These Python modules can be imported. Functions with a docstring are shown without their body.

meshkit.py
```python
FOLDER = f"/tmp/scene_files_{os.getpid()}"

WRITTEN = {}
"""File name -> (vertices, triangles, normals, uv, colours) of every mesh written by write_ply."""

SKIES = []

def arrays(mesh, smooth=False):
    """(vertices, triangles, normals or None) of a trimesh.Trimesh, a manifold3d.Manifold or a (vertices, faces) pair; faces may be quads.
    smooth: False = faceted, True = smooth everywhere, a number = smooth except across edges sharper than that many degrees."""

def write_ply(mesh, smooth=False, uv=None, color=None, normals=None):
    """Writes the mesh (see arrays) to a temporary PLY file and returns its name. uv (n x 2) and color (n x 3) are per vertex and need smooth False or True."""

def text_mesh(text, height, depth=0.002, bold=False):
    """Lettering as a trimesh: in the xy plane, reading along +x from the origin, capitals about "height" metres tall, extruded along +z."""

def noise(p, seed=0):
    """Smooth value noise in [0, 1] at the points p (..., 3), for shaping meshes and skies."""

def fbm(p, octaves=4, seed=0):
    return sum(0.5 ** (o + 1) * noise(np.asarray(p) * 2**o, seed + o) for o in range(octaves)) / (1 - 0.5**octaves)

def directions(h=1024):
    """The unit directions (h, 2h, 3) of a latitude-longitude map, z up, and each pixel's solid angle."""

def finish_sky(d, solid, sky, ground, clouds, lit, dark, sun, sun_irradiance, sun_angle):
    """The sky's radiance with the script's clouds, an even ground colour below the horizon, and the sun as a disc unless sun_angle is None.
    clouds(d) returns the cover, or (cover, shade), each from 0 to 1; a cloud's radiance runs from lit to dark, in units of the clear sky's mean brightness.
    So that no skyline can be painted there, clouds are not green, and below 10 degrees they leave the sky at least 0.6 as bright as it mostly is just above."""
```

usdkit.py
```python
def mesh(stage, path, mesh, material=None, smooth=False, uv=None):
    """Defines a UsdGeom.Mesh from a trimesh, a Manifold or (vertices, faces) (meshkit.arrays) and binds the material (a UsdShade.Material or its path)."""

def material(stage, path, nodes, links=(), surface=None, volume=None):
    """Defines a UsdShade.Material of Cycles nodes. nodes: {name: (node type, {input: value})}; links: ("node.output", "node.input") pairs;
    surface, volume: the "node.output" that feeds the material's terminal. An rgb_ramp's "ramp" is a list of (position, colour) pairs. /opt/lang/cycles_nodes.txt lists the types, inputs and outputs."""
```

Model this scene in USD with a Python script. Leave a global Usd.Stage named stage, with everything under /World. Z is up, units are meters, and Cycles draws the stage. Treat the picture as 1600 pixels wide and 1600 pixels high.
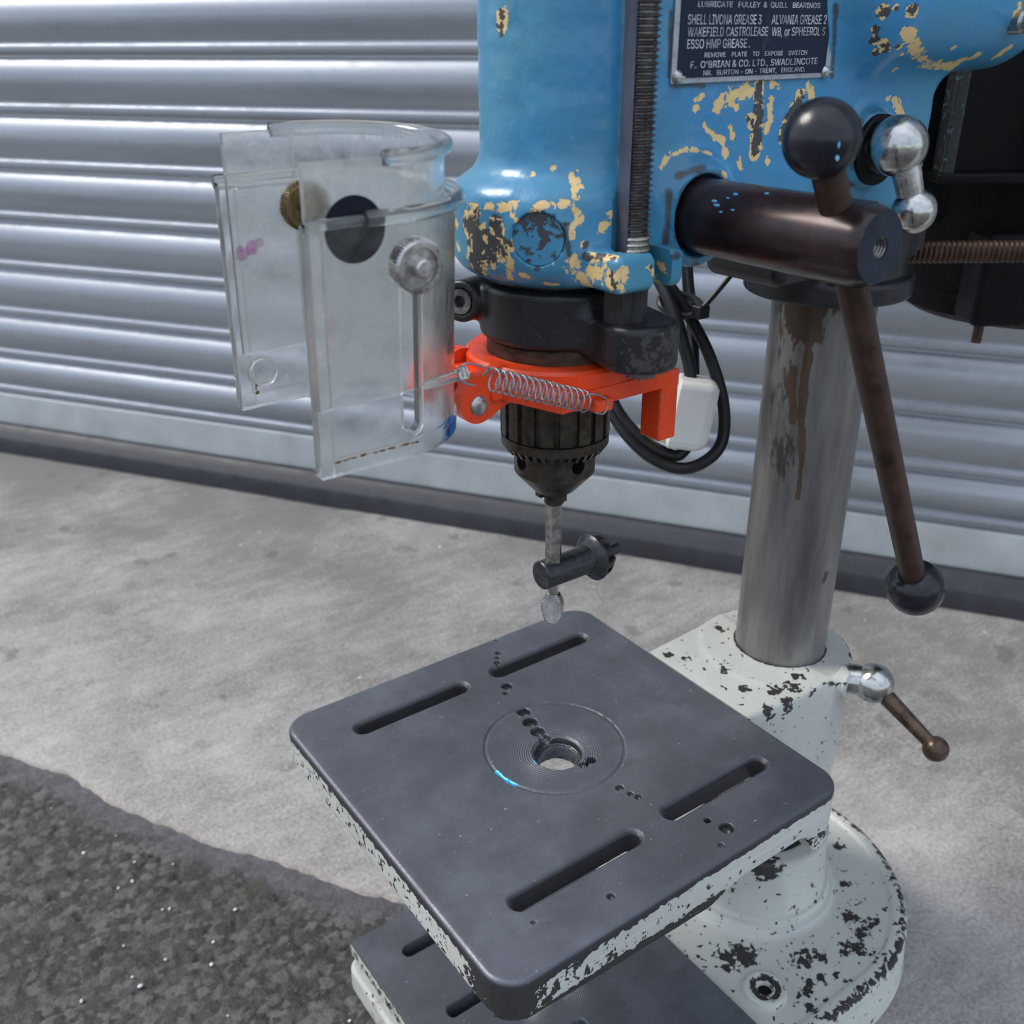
import math, random
import numpy as np, trimesh, manifold3d as m3, shapely
from shapely import affinity
from shapely.geometry import Polygon, LineString, Point, box as sbox
from pxr import Usd, UsdGeom, UsdLux, UsdShade, Gf, Sdf, Vt
import usdkit, meshkit

PI = math.pi
stage = Usd.Stage.CreateInMemory()
UsdGeom.SetStageUpAxis(stage, "Z")
UsdGeom.Xform.Define(stage, "/World")
UsdGeom.Scope.Define(stage, "/World/Looks")

# ------------------------------------------------------------------ camera, sky, sun
# All shapes below are in millimetres in the drill's own frame: spindle axis at x = y = 0, table top at z = 0,
# x towards the column, z up; the ground lies at z = -218. W() turns them into metres above the ground.
ZG = -218.0
def W(p):
    return (np.asarray(p, float) - (0, 0, ZG)) / 1000.0

cam = UsdGeom.Camera.Define(stage, "/World/camera")
CR = np.array([[0.81486966, -0.5796076, -0.00651701], [-0.25657348, -0.35058905, -0.90069827], [0.51976677, 0.73562378, -0.43439632]])
CP = W((-242.384, -311.062, 322.187))
M = np.eye(4); M[0, :3] = CR[0]; M[1, :3] = -CR[1]; M[2, :3] = -CR[2]; M[3, :3] = CP
cam.AddTransformOp().Set(Gf.Matrix4d(*M.ravel().tolist()))
cam.CreateHorizontalApertureAttr(36.0); cam.CreateVerticalApertureAttr(36.0)
cam.CreateFocalLengthAttr(36.0 * 1551.11 / 1600)
cam.CreateFStopAttr(14.0); cam.CreateFocusDistanceAttr(0.43)
cam.CreateExposureAttr(1.54)

SUN_EL, SUN_AZ = math.radians(48), math.atan2(-0.72, 0.70)     # direction towards the sun: x = sin(az), y = cos(az)
sd = np.array([math.sin(SUN_AZ) * math.cos(SUN_EL), math.cos(SUN_AZ) * math.cos(SUN_EL), math.sin(SUN_EL)])
sun = UsdLux.DistantLight.Define(stage, "/World/sun")
sun.CreateIntensityAttr(0.24); sun.CreateAngleAttr(24.0); sun.CreateNormalizeAttr(True); sun.CreateColorAttr(Gf.Vec3f(1.0, 0.95, 0.88))
zx = np.cross([0, 0, 1], sd); zx /= np.linalg.norm(zx); zy = np.cross(sd, zx)
S = np.eye(4); S[0, :3] = zx; S[1, :3] = zy; S[2, :3] = sd
sun.AddTransformOp().Set(Gf.Matrix4d(*S.ravel().tolist()))
sky = UsdLux.DomeLight.Define(stage, "/World/sky")
CL = 4.2
skym = usdkit.material(stage, "/World/Looks/sky_look", {
    "s": ("sky_texture", {"sky_type": "single_scattering", "sun_disc": False, "sun_elevation": SUN_EL, "sun_rotation": SUN_AZ, "air_density": 1.0, "aerosol_density": 0.6, "ozone_density": 1.5}),
    "tc": ("texture_coordinate", {}),
    "n": ("noise_texture", {"scale": 2.2, "detail": 5.0, "roughness": 0.6}),
    "r": ("rgb_ramp", {"ramp": [(0.38, (.35, .35, .35)), (0.60, (.90, .90, .90))]}),
    "sp": ("separate_xyz", {}), "el": ("map_range", {"from_min": 0.0, "from_max": 1.0, "to_min": .40, "to_max": 1.30, "clamp": True}), "cc": ("vector_math", {"math_type": "scale", "vector1": (CL * .91, CL * .97, CL * 1.085)}),
    "m": ("mix_color", {"blend_type": "mix", "use_clamp": False}),
    "b": ("background_shader", {"strength": 0.10})},
    [("tc.generated", "n.vector"), ("n.fac", "r.fac"), ("r.color", "m.fac"), ("s.color", "m.a"), ("tc.generated", "sp.vector"), ("sp.z", "el.value"), ("el.result", "cc.scale"), ("cc.vector", "m.b"), ("m.result", "b.color")], surface="b.background")
UsdShade.MaterialBindingAPI.Apply(sky.GetPrim()).Bind(skym)
sky.GetPrim().SetCustomDataByKey("kind", "structure"); sky.GetPrim().SetCustomDataByKey("label", "pale blue daylight sky with thin white cloud")

# ------------------------------------------------------------------ helpers
def thing(name, base, label, cat, group=None):
    x = UsdGeom.Xform.Define(stage, "/World/" + name); b = W(base)
    x.AddTranslateOp().Set(Gf.Vec3d(*b.tolist()))
    p = x.GetPrim(); p.SetCustomDataByKey("label", label); p.SetCustomDataByKey("category", cat)
    if group: p.SetCustomDataByKey("group", group)
    BASE[str(p.GetPath())] = b
    return p
BASE, USED, MESHES = {}, set(), {}
def obj(name, mesh, mat, parent=None, smooth=30, normals=None, attrs=None, label=None, kind=None):
    """one Mesh prim from a mesh in millimetres"""
    root = str(parent.GetPath()) if parent is not None else "/World"
    path, k = f"{root}/{name}", 0
    while path in USED:
        k += 1; path = f"{root}/{name}_{k:03d}"
    USED.add(path)
    if normals is None:
        v, f, n = meshkit.arrays(mesh, smooth)
    else:
        v, f = mesh; n = normals
    top = "/".join(path.split("/")[:3]); b = BASE.get(top)
    w = W(v)
    MESHES[path] = (np.asarray(v), np.asarray(f))
    m = UsdGeom.Mesh.Define(stage, path)
    m.CreatePointsAttr(Vt.Vec3fArray.FromNumpy((w if b is None else w - b).astype(np.float32)))
    m.CreateFaceVertexCountsAttr(Vt.IntArray.FromNumpy(np.full(len(f), 3, np.int32)))
    m.CreateFaceVertexIndicesAttr(Vt.IntArray.FromNumpy(np.asarray(f).astype(np.int32).ravel()))
    m.CreateSubdivisionSchemeAttr("none")
    if n is not None:
        m.CreateNormalsAttr(Vt.Vec3fArray.FromNumpy(np.asarray(n).astype(np.float32))); m.SetNormalsInterpolation("vertex")
    for a, fn in (attrs or {}).items():
        val = fn(np.asarray(v)) if callable(fn) else fn
        UsdGeom.PrimvarsAPI(m).CreatePrimvar(a, Sdf.ValueTypeNames.FloatArray, "vertex").Set(Vt.FloatArray.FromNumpy(np.asarray(val, np.float32)))
    UsdShade.MaterialBindingAPI.Apply(m.GetPrim()).Bind(mat)
    if label: m.GetPrim().SetCustomDataByKey("label", label)
    if kind: m.GetPrim().SetCustomDataByKey("kind", kind)
    return m.GetPrim()
def tag(p, label, cat=None, kind=None, group=None):
    for k, x in (("label", label), ("category", cat), ("kind", kind), ("group", group)):
        if x: p.SetCustomDataByKey(k, x)
    return p

def cat(*ms):
    ms = [m.copy() if isinstance(m, trimesh.Trimesh) else tm(m) for m in ms]
    return trimesh.util.concatenate(ms)
def tm(m):
    v, f, _ = meshkit.arrays(m); return trimesh.Trimesh(v, f, process=False)
def mani(m):
    m = m.copy(); m.merge_vertices()
    return m3.Manifold(m3.Mesh(np.asarray(m.vertices, np.float32), np.asarray(m.faces, np.uint32)))
def frame(axis, up=(0, 0, 1)):
    a = np.asarray(axis, float); a /= np.linalg.norm(a)
    u = np.asarray(up, float)
    if abs(a @ u) > .99: u = np.array([1.0, 0, 0])
    x = np.cross(u, a); x /= np.linalg.norm(x)
    return np.stack([x, np.cross(a, x), a])          # rows: local x, y, z
def place(m, p, axis=(0, 0, 1), up=(0, 0, 1)):
    m = m.copy() if isinstance(m, trimesh.Trimesh) else tm(m)
    m.vertices = np.asarray(m.vertices) @ frame(axis, up) + np.asarray(p, float); return m
def lathe(prof, p=(0, 0, 0), axis=(0, 0, 1), n=64):
    """closed solid of revolution; prof: (radius, height) from the bottom axis point to the top axis point"""
    prof = [(max(r, 0.0), z) for r, z in prof]
    return place(trimesh.creation.revolve(np.array(prof, float), sections=n), p, axis)
def rod(a, b, r, n=24, r2=None, bev=0.0):
    a, b = np.asarray(a, float), np.asarray(b, float); L = np.linalg.norm(b - a); r2 = r if r2 is None else r2
    pr = [(0, 0), (r - bev, 0), (r, bev), (r2, L - bev), (r2 - bev, L), (0, L)] if bev else [(0, 0), (r, 0), (r2, L), (0, L)]
    return lathe(pr, a, b - a, n)
def ball(p, r, n=3):
    m = trimesh.creation.icosphere(n, r); m.apply_translation(p); return m
def rbox(lo, hi, r=1.0, seg=3):
    lo, hi = np.asarray(lo, float), np.asarray(hi, float); r = min(r, *(0.49 * (hi - lo)))
    pts = []
    s = trimesh.creation.icosphere(max(seg - 1, 1), r).vertices
    for c in np.ndindex(2, 2, 2):
        pts.append(s + np.where(c, hi - r, lo + r))
    return trimesh.convex.convex_hull(np.vstack(pts))
def tube(pts, r, n=12, closed=False, smooth=6):
    pts = np.asarray(pts, float)
    if smooth > 1:
        P = np.vstack([pts[-1:], pts, pts[:2]]) if closed else np.vstack([2 * pts[0] - pts[1], pts, 2 * pts[-1] - pts[-2]])
        out = []
        for i in range(1, len(P) - 2):
            for t in np.arange(smooth) / smooth:
                a, b, c, d = P[i - 1:i + 3]
                out.append(.5 * (2 * b + (c - a) * t + (2 * a - 5 * b + 4 * c - d) * t * t + (3 * b - a - 3 * c + d) * t ** 3))
        if not closed: out.append(P[-2])
        pts = np.array(out)
    T = np.gradient(pts, axis=0) if not closed else np.roll(pts, -1, 0) - np.roll(pts, 1, 0)
    T /= np.linalg.norm(T, axis=1, keepdims=True)
    u = np.cross(T[0], [0.3, 0.5, 0.8]); u /= np.linalg.norm(u); R = np.full(len(pts), r) if np.ndim(r) == 0 else np.interp(np.linspace(0, 1, len(pts)), np.linspace(0, 1, len(r)), r)
    rings = []
    for i in range(len(pts)):
        u = u - (u @ T[i]) * T[i]; u /= np.linalg.norm(u); w = np.cross(T[i], u)
        a = np.arange(n) * 2 * PI / n
        rings.append(pts[i] + R[i] * (np.cos(a)[:, None] * u + np.sin(a)[:, None] * w))
    v = np.vstack(rings); f = []
    K = len(pts)
    for i in range(K if closed else K - 1):
        j = (i + 1) % K
        for k in range(n):
            l = (k + 1) % n
            f += [[i * n + k, i * n + l, j * n + l], [i * n + k, j * n + l, j * n + k]]
    if not closed:
        v = np.vstack([v, pts[:1], pts[-1:]]); c0, c1 = len(v) - 2, len(v) - 1
        for k in range(n):
            l = (k + 1) % n
            f += [[c0, l, k], [c1, (K - 1) * n + k, (K - 1) * n + l]]
    return trimesh.Trimesh(v, np.array(f), process=False)
def extrude(poly, h, z=0.0):
    polys = getattr(poly, "geoms", [poly])
    ms = [trimesh.creation.extrude_polygon(g, h, engine="earcut") for g in polys]
    m = trimesh.util.concatenate(ms); m.apply_translation((0, 0, z)); return m
def thread(a, b, r, pitch, depth, n=24):
    """a threaded rod as a stack of V ridges"""
    L = float(np.linalg.norm(np.asarray(b, float) - a)); k = max(int(L / pitch), 1); p = L / k
    pr = [(0, 0), (r - depth, 0)]
    for i in range(k):
        z = i * p
        pr += [(r - depth, z + .12 * p), (r - .1 * depth, z + .45 * p), (r, z + .55 * p), (r - depth, z + .95 * p)]
    pr += [(r - depth, L), (0, L)]
    return lathe(pr, a, np.asarray(b, float) - a, n)

# signed distances (all vectorised over points P[...,3]) and a surface net through their zero level
def s_sphere(P, c, r): return np.linalg.norm(P - np.asarray(c), axis=-1) - r
def s_box(P, lo, hi, r=0.0):
    lo, hi = np.asarray(lo, float), np.asarray(hi, float); q = np.abs(P - (lo + hi) / 2) - (hi - lo) / 2 + r
    return np.linalg.norm(np.maximum(q, 0), axis=-1) + np.minimum(q.max(-1), 0) - r
def s_cyl(P, c, axis, r, h0, h1, rr=0.0):
    a = np.asarray(axis, float); a /= np.linalg.norm(a); d = P - np.asarray(c, float); t = d @ a
    rad = np.linalg.norm(d - t[..., None] * a, axis=-1)
    q = np.stack([rad - r + rr, np.abs(t - (h0 + h1) / 2) - (h1 - h0) / 2 + rr], -1)
    return np.linalg.norm(np.maximum(q, 0), axis=-1) + np.minimum(q.max(-1), 0) - rr
def s_caps(P, a, b, r):
    a, b = np.asarray(a, float), np.asarray(b, float); ba = b - a
    h = np.clip(((P - a) @ ba) / (ba @ ba), 0, 1)
    return np.linalg.norm(P - a - h[..., None] * ba, axis=-1) - r
def s_prism(P, poly, z0, z1, r=0.0):
    """poly: convex or not, (n, 2), extruded along z, edges rounded by r"""
    p = P[..., :2]; V = np.asarray(poly, float); n = len(V)
    d = np.full(p.shape[:-1], 1e18); s = np.ones(p.shape[:-1])
    for i in range(n):
        a, b = V[i], V[i - 1]; e = b - a; w = p - a
        t = np.clip((w @ e) / (e @ e), 0, 1); q = w - t[..., None] * e; d = np.minimum(d, (q * q).sum(-1))
        c1, c2, c3 = p[..., 1] >= a[1], p[..., 1] < b[1], e[0] * w[..., 1] > e[1] * w[..., 0]
        flip = (c1 & c2 & c3) | (~c1 & ~c2 & ~c3); s = np.where(flip, -s, s)
    q = np.stack([s * np.sqrt(d) + r, np.abs(P[..., 2] - (z0 + z1) / 2) - (z1 - z0) / 2 + r], -1)
    return np.linalg.norm(np.maximum(q, 0), axis=-1) + np.minimum(q.max(-1), 0) - r
def U(a, b, k=0.0):
    if k <= 0: return np.minimum(a, b)
    h = np.maximum(k - np.abs(a - b), 0) / k; return np.minimum(a, b) - h * h * k * .25
def D(a, b, k=0.0): return -U(-a, b, k)
def I(a, b, k=0.0): return -U(-a, -b, k)

def net(f, lo, hi, h):
    lo, hi = np.asarray(lo, float), np.asarray(hi, float); n = np.ceil((hi - lo) / h).astype(int) + 1
    ax = [lo[k] + h * np.arange(n[k]) for k in range(3)]
    F = np.empty(n, np.float32)
    for i in range(0, n[0], 16):
        X, Y, Z = np.meshgrid(ax[0][i:i + 16], ax[1], ax[2], indexing="ij"); F[i:i + 16] = f(np.stack([X, Y, Z], -1))
    neg = F < 0
    c = neg[:-1, :-1, :-1].astype(np.int8)
    cnt = sum(neg[a:n[0] - 1 + a, b:n[1] - 1 + b, d:n[2] - 1 + d].astype(np.int8) for a, b, d in np.ndindex(2, 2, 2))
    cells = np.argwhere((cnt > 0) & (cnt < 8))
    idx = np.full(np.array(n) - 1, -1, np.int32); idx[tuple(cells.T)] = np.arange(len(cells))
    acc = np.zeros((len(cells), 3)); num = np.zeros(len(cells))
    for axis in range(3):
        o = [k for k in range(3) if k != axis]
        for a, b in np.ndindex(2, 2):
            s = np.zeros(3, int); s[o[0]], s[o[1]] = a, b; e = s.copy(); e[axis] = 1
            f0 = F[tuple((cells + s).T)].astype(float); f1 = F[tuple((cells + e).T)].astype(float)
            cr = (f0 < 0) != (f1 < 0); t = np.where(cr, f0 / np.where(cr, f0 - f1, 1), 0)
            q = cells + s + (t[:, None] * (e - s)); acc += np.where(cr[:, None], q, 0); num += cr
    v = lo + h * acc / num[:, None]
    faces = []
    for axis in range(3):
        o1, o2 = [(1, 2), (2, 0), (0, 1)][axis]
        sl0 = [slice(0, -1)] * 3; sl1 = [slice(0, -1)] * 3; sl1[axis] = slice(1, None)
        A = F < 0
        a0 = A.take(range(n[axis] - 1), axis); a1 = A.take(range(1, n[axis]), axis)
        E = np.argwhere(a0 != a1); E = E[(E[:, o1] > 0) & (E[:, o2] > 0) & (E[:, o1] < n[o1] - 1) & (E[:, o2] < n[o2] - 1)]
        d1 = np.zeros(3, int); d1[o1] = 1; d2 = np.zeros(3, int); d2[o2] = 1
        q = [idx[tuple((E - x).T)] for x in (d1 + d2, d2, 0 * d1, d1)]
        fl = a0[tuple(E.T)]
        quad = np.stack(q, 1); quad = np.where(fl[:, None], quad, quad[:, ::-1])
        faces += [quad[:, [0, 1, 2]], quad[:, [0, 2, 3]]]
    fcs = np.vstack(faces); fcs = fcs[(fcs >= 0).all(1)]
    def grad(v, e):
        g = np.stack([f(v + e * np.eye(3)[k]) - f(v - e * np.eye(3)[k]) for k in range(3)], -1)
        return g / np.maximum(np.linalg.norm(g, axis=-1, keepdims=True), 1e-9)
    for _ in range(2):
        d = np.clip(f(v), -h, h); v = v - (d[:, None] * grad(v, .1 * h)) * .9
    return (v, fcs), grad(v, .35 * h)
def sdf(name, f, lo, hi, h, mat, parent=None, **k):
    (v, fc), n = net(f, lo, hi, h)
    return obj(name, (v, fc), mat, parent, normals=n, **k)

# wear: blobs and strokes (x, y, z, radius) painted into a vertex attribute
def blobs(*items):
    def fn(v):
        out = np.zeros(len(v))
        for it in items:
            if len(it) == 4:
                d = np.linalg.norm(v - np.array(it[:3]), axis=1) / it[3]
            else:
                d = s_caps(v, it[:3], it[3:6], 0.0) / it[6]
            out = np.maximum(out, np.clip(1.2 - d * .62, 0, 1.1))
        return out
    return fn

# ------------------------------------------------------------------ materials
def MAT(name, nodes, links, surface="p.BSDF"):
    return usdkit.material(stage, "/World/Looks/" + name, nodes, links, surface=surface)
def simple(name, col, rough=.5, metal=0.0, var=.25, scale=60.0, rvar=.15, bump=0.0, bscale=400.0, spec=.5, stretch=(1, 1, 1), **k):
    """one colour with noise in tone and gloss"""
    c = np.array(col)
    nodes = {"g": ("geometry", {}), "mp": ("mapping", {"scale": stretch}), "n": ("noise_texture", {"scale": scale, "detail": 5.0, "roughness": .6}),
             "r": ("rgb_ramp", {"ramp": [(.3, tuple(c * (1 - var))), (.7, tuple(np.minimum(c * (1 + var), 1)))]}),
             "q": ("map_range", {"from_min": .3, "from_max": .7, "to_min": max(rough - rvar, .02), "to_max": rough + rvar}),
             "p": ("principled_bsdf", {"metallic": metal, "specular_ior_level": spec, **k})}
    links = [("g.position", "mp.vector"), ("mp.vector", "n.vector"), ("n.fac", "r.fac"), ("r.color", "p.base_color"), ("n.fac", "q.value"), ("q.result", "p.roughness")]
    if bump:
        nodes["n2"] = ("noise_texture", {"scale": bscale, "detail": 4.0}); nodes["b"] = ("bump", {"strength": .6, "distance": bump})
        links += [("g.position", "n2.vector"), ("n2.fac", "b.height"), ("b.normal", "p.normal")]
    return MAT(name, nodes, links)

def worn(name, base, base2, primer, metal, rough=.38, chip_scale=300.0, specks=.78, speck_scale=330.0, metal_rough=.5, var_scale=14.0, dirt=(.03, .03, .028), metal_met=0.35, coat=0.0, spec=.5, amp=4.6, det=7.0):
    """paint over primer over metal; where it has gone is given by the mesh's attributes primer, bare and grime, broken up by noise"""
    N = {"g": ("geometry", {}),
         "nb": ("noise_texture", {"scale": var_scale, "detail": 4.0, "roughness": .6}),
         "rb": ("rgb_ramp", {"ramp": [(.36, base), (.66, base2)]}),
         "nc": ("noise_texture", {"scale": chip_scale, "detail": det, "roughness": .62, "distortion": .4}),
         "ns": ("noise_texture", {"scale": speck_scale, "detail": 3.0, "roughness": .5}),
         "ng": ("noise_texture", {"scale": 120.0, "detail": 6.0, "roughness": .7}),
         "a1": ("attribute", {"attribute": "primer"}), "a2": ("attribute", {"attribute": "bare"}), "a3": ("attribute", {"attribute": "grime"}),
         "m1": ("math", {"math_type": "multiply_add", "value2": amp, "value3": -amp / 2}), "s1": ("math", {"math_type": "multiply_add"}), "w1": ("math", {"math_type": "multiply", "value2": 2.2, "use_clamp": True}), "w2": ("math", {"math_type": "multiply", "value2": 2.2, "use_clamp": True}),
         "c1": ("map_range", {"range_type": "smoothstep", "from_min": .46, "from_max": .53}),
         "m2": ("math", {"math_type": "multiply_add", "value2": -amp, "value3": amp / 2}), "s2": ("math", {"math_type": "multiply_add"}),
         "c2": ("map_range", {"range_type": "smoothstep", "from_min": .46, "from_max": .53}),
         "c3": ("map_range", {"range_type": "smoothstep", "from_min": specks, "from_max": specks + .02}),
         "mx": ("math", {"math_type": "maximum"}),
         "k1": ("mix_color", {"b": primer}), "k2": ("mix_color", {"b": metal}), "k3": ("mix_color", {"b": dirt}),
         "gm": ("math", {"math_type": "multiply_add", "value2": 1.2, "value3": -.6}), "gs": ("math", {"math_type": "add"}),
         "gc": ("map_range", {"range_type": "smoothstep", "from_min": .3, "from_max": .9, "to_max": .92}),
         "h": ("math", {"math_type": "add"}), "hi": ("math", {"math_type": "subtract", "value1": 2.0}),
         "np": ("noise_texture", {"scale": 420.0, "detail": 3.0}), "hm": ("math", {"math_type": "multiply_add", "value2": .40}),
         "b": ("bump", {"strength": .6, "distance": .0006}),
         "ro": ("map_range", {"from_min": .3, "from_max": .7, "to_min": rough - .12, "to_max": rough + .12}),
         "rm": ("mix_float", {"b": metal_rough}), "mm": ("math", {"math_type": "multiply", "value2": metal_met}),
         "p": ("principled_bsdf", {"coat_weight": coat, "coat_roughness": .12, "specular_ior_level": spec})}
    L = [("g.position", n + ".vector") for n in ("nb", "nc", "ns", "ng", "np")]
    L += [("nb.fac", "rb.fac"), ("nc.fac", "m1.value1"), ("a1.fac", "w1.value1"), ("m1.value", "s1.value1"), ("w1.value", "s1.value2"), ("a1.fac", "s1.value3"), ("s1.value", "c1.value"),
          ("nc.fac", "m2.value1"), ("a2.fac", "w2.value1"), ("m2.value", "s2.value1"), ("w2.value", "s2.value2"), ("a2.fac", "s2.value3"), ("s2.value", "c2.value"), ("ns.fac", "c3.value"),
          ("c2.result", "mx.value1"), ("c3.result", "mx.value2"),
          ("rb.color", "k1.a"), ("c1.result", "k1.fac"), ("k1.result", "k2.a"), ("mx.value", "k2.fac"),
          ("ng.fac", "gm.value1"), ("gm.value", "gs.value1"), ("a3.fac", "gs.value2"), ("gs.value", "gc.value"), ("gc.result", "k3.fac"),
          ("k2.result", "k3.a"), ("k3.result", "p.base_color"),
          ("c1.result", "h.value1"), ("mx.value", "h.value2"), ("h.value", "hi.value2"), ("np.fac", "hm.value1"), ("hi.value", "hm.value3"), ("hm.value", "b.height"), ("b.normal", "p.normal"),
          ("nb.fac", "ro.value"), ("ro.result", "rm.a"), ("mx.value", "rm.fac"), ("rm.result", "p.roughness"), ("mx.value", "mm.value1"), ("mm.value", "p.metallic")]
    return MAT(name, N, L)

BLUE = worn("blue_machine_paint", (.040, .205, .385), (.052, .215, .315), (.70, .50, .22), (.055, .055, .062), rough=.34, specks=.80, speck_scale=420.0, coat=.25)
GREY = worn("pale_grey_paint", (.425, .436, .398), (.50, .508, .468), (.50, .51, .47), (.036, .034, .033), rough=.42, specks=.648, speck_scale=230.0, chip_scale=240.0, amp=3.2, det=2.5, dirt=(.16, .12, .07))
BLACKP = worn("worn_black_paint", (.007, .007, .008), (.014, .014, .015), (.007, .007, .008), (.085, .082, .08), rough=.34, spec=.45, specks=.76, chip_scale=330.0, metal_rough=.38, metal_met=.8)
ORANGE = worn("scuffed_orange_paint", (.80, .064, .011), (.66, .050, .010), (.55, .12, .05), (.10, .035, .02), rough=.34, specks=.735, speck_scale=380.0, dirt=(.08, .03, .015), spec=.5, var_scale=60.0, det=4.0)
CHUCKM = simple("dark_oxidised_steel", (.058, .046, .035), .35, metal=.75, var=.45, scale=160, rvar=.12, bump=.00008, bscale=1500)
NECKM = simple("brown_stained_steel", (.06, .045, .03), .42, metal=.6, var=.6, scale=90, rvar=.12, stretch=(1, 1, 3))
KEYM = simple("black_oxide_steel", (.050, .051, .055), .30, metal=.7, var=.3, scale=300, rvar=.1, bump=.00008, bscale=1800)
BRIGHT = simple("bright_steel", (.55, .54, .51), .22, metal=1.0, var=.2, scale=220, rvar=.1)
PEWTER = simple("dull_plated_steel", (.50, .49, .47), .30, metal=.95, var=.3, scale=200, rvar=.12, bump=.00006, bscale=1300)
SHANK = simple("ground_steel", (.40, .39, .36), .32, metal=1.0, var=.25, scale=260, rvar=.1)
SPRINGM = simple("spring_wire", (.34, .34, .36), .36, metal=.9, var=.2, scale=300, rvar=.1)
BROWN = simple("browned_steel", (.024, .012, .012), .27, metal=.55, var=.45, scale=55, rvar=.12, coat_weight=.3, coat_roughness=.2)
RODB = simple("rusty_brown_rod", (.036, .019, .014), .40, metal=.35, var=.5, scale=110, rvar=.12, bump=.0001, bscale=900)
HUBEND = simple("blued_steel_face", (.018, .024, .036), .40, metal=.5, var=.35, scale=150, rvar=.1)
BAKELITE = simple("black_bakelite", (.006, .006, .009), .24, var=.3, scale=120, rvar=.07, bump=.00005, bscale=700, spec=.5)
DARKTH = simple("oiled_thread_steel", (.22, .21, .20), .24, metal=.9, var=.4, scale=200, rvar=.1)
FLATM = simple("grey_rod_flat", (.13, .12, .14), .38, metal=.7, var=.25, scale=120, rvar=.1, stretch=(1, 1, .3))
RUSTTH = simple("rusty_thread", (.06, .031, .019), .45, metal=.4, var=.5, scale=180, rvar=.1)
MOTORB = simple("black_motor_paint", (.0025, .0025, .003), .5, spec=.16, var=.5, scale=90, rvar=.15, bump=.0002, bscale=300)
RUBBER = simple("black_cable_rubber", (.006, .006, .007), .40, spec=.4, var=.3, scale=60, rvar=.1)
PLUGW = simple("white_plug_plastic", (.62, .61, .57), .35, var=.04, scale=40, rvar=.08)
BRASS = simple("brass_pin", (.72, .46, .16), .32, metal=.9, var=.15, scale=90, rvar=.1)
BRASSD = simple("dirty_brass", (.15, .11, .05), .45, metal=.8, var=.5, scale=200, rvar=.15, bump=.0002, bscale=600)
DISCB = simple("black_disc", (.004, .005, .010), .30, spec=.3, var=.2, scale=80, rvar=.05)
NAVY = simple("navy_plate_enamel", (.005, .010, .024), .36, spec=.25, var=.35, scale=70, rvar=.1)
ALU = simple("plate_aluminium", (.38, .40, .44), .38, metal=.8, var=.2, scale=150, rvar=.1)
LETTER = simple("worn_silver_lettering", (.46, .46, .48), .45, metal=.3, var=.55, scale=190, rvar=.1)
HOLE = simple("oily_black", (.003, .003, .003), .5, spec=.2, var=.3)

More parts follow.
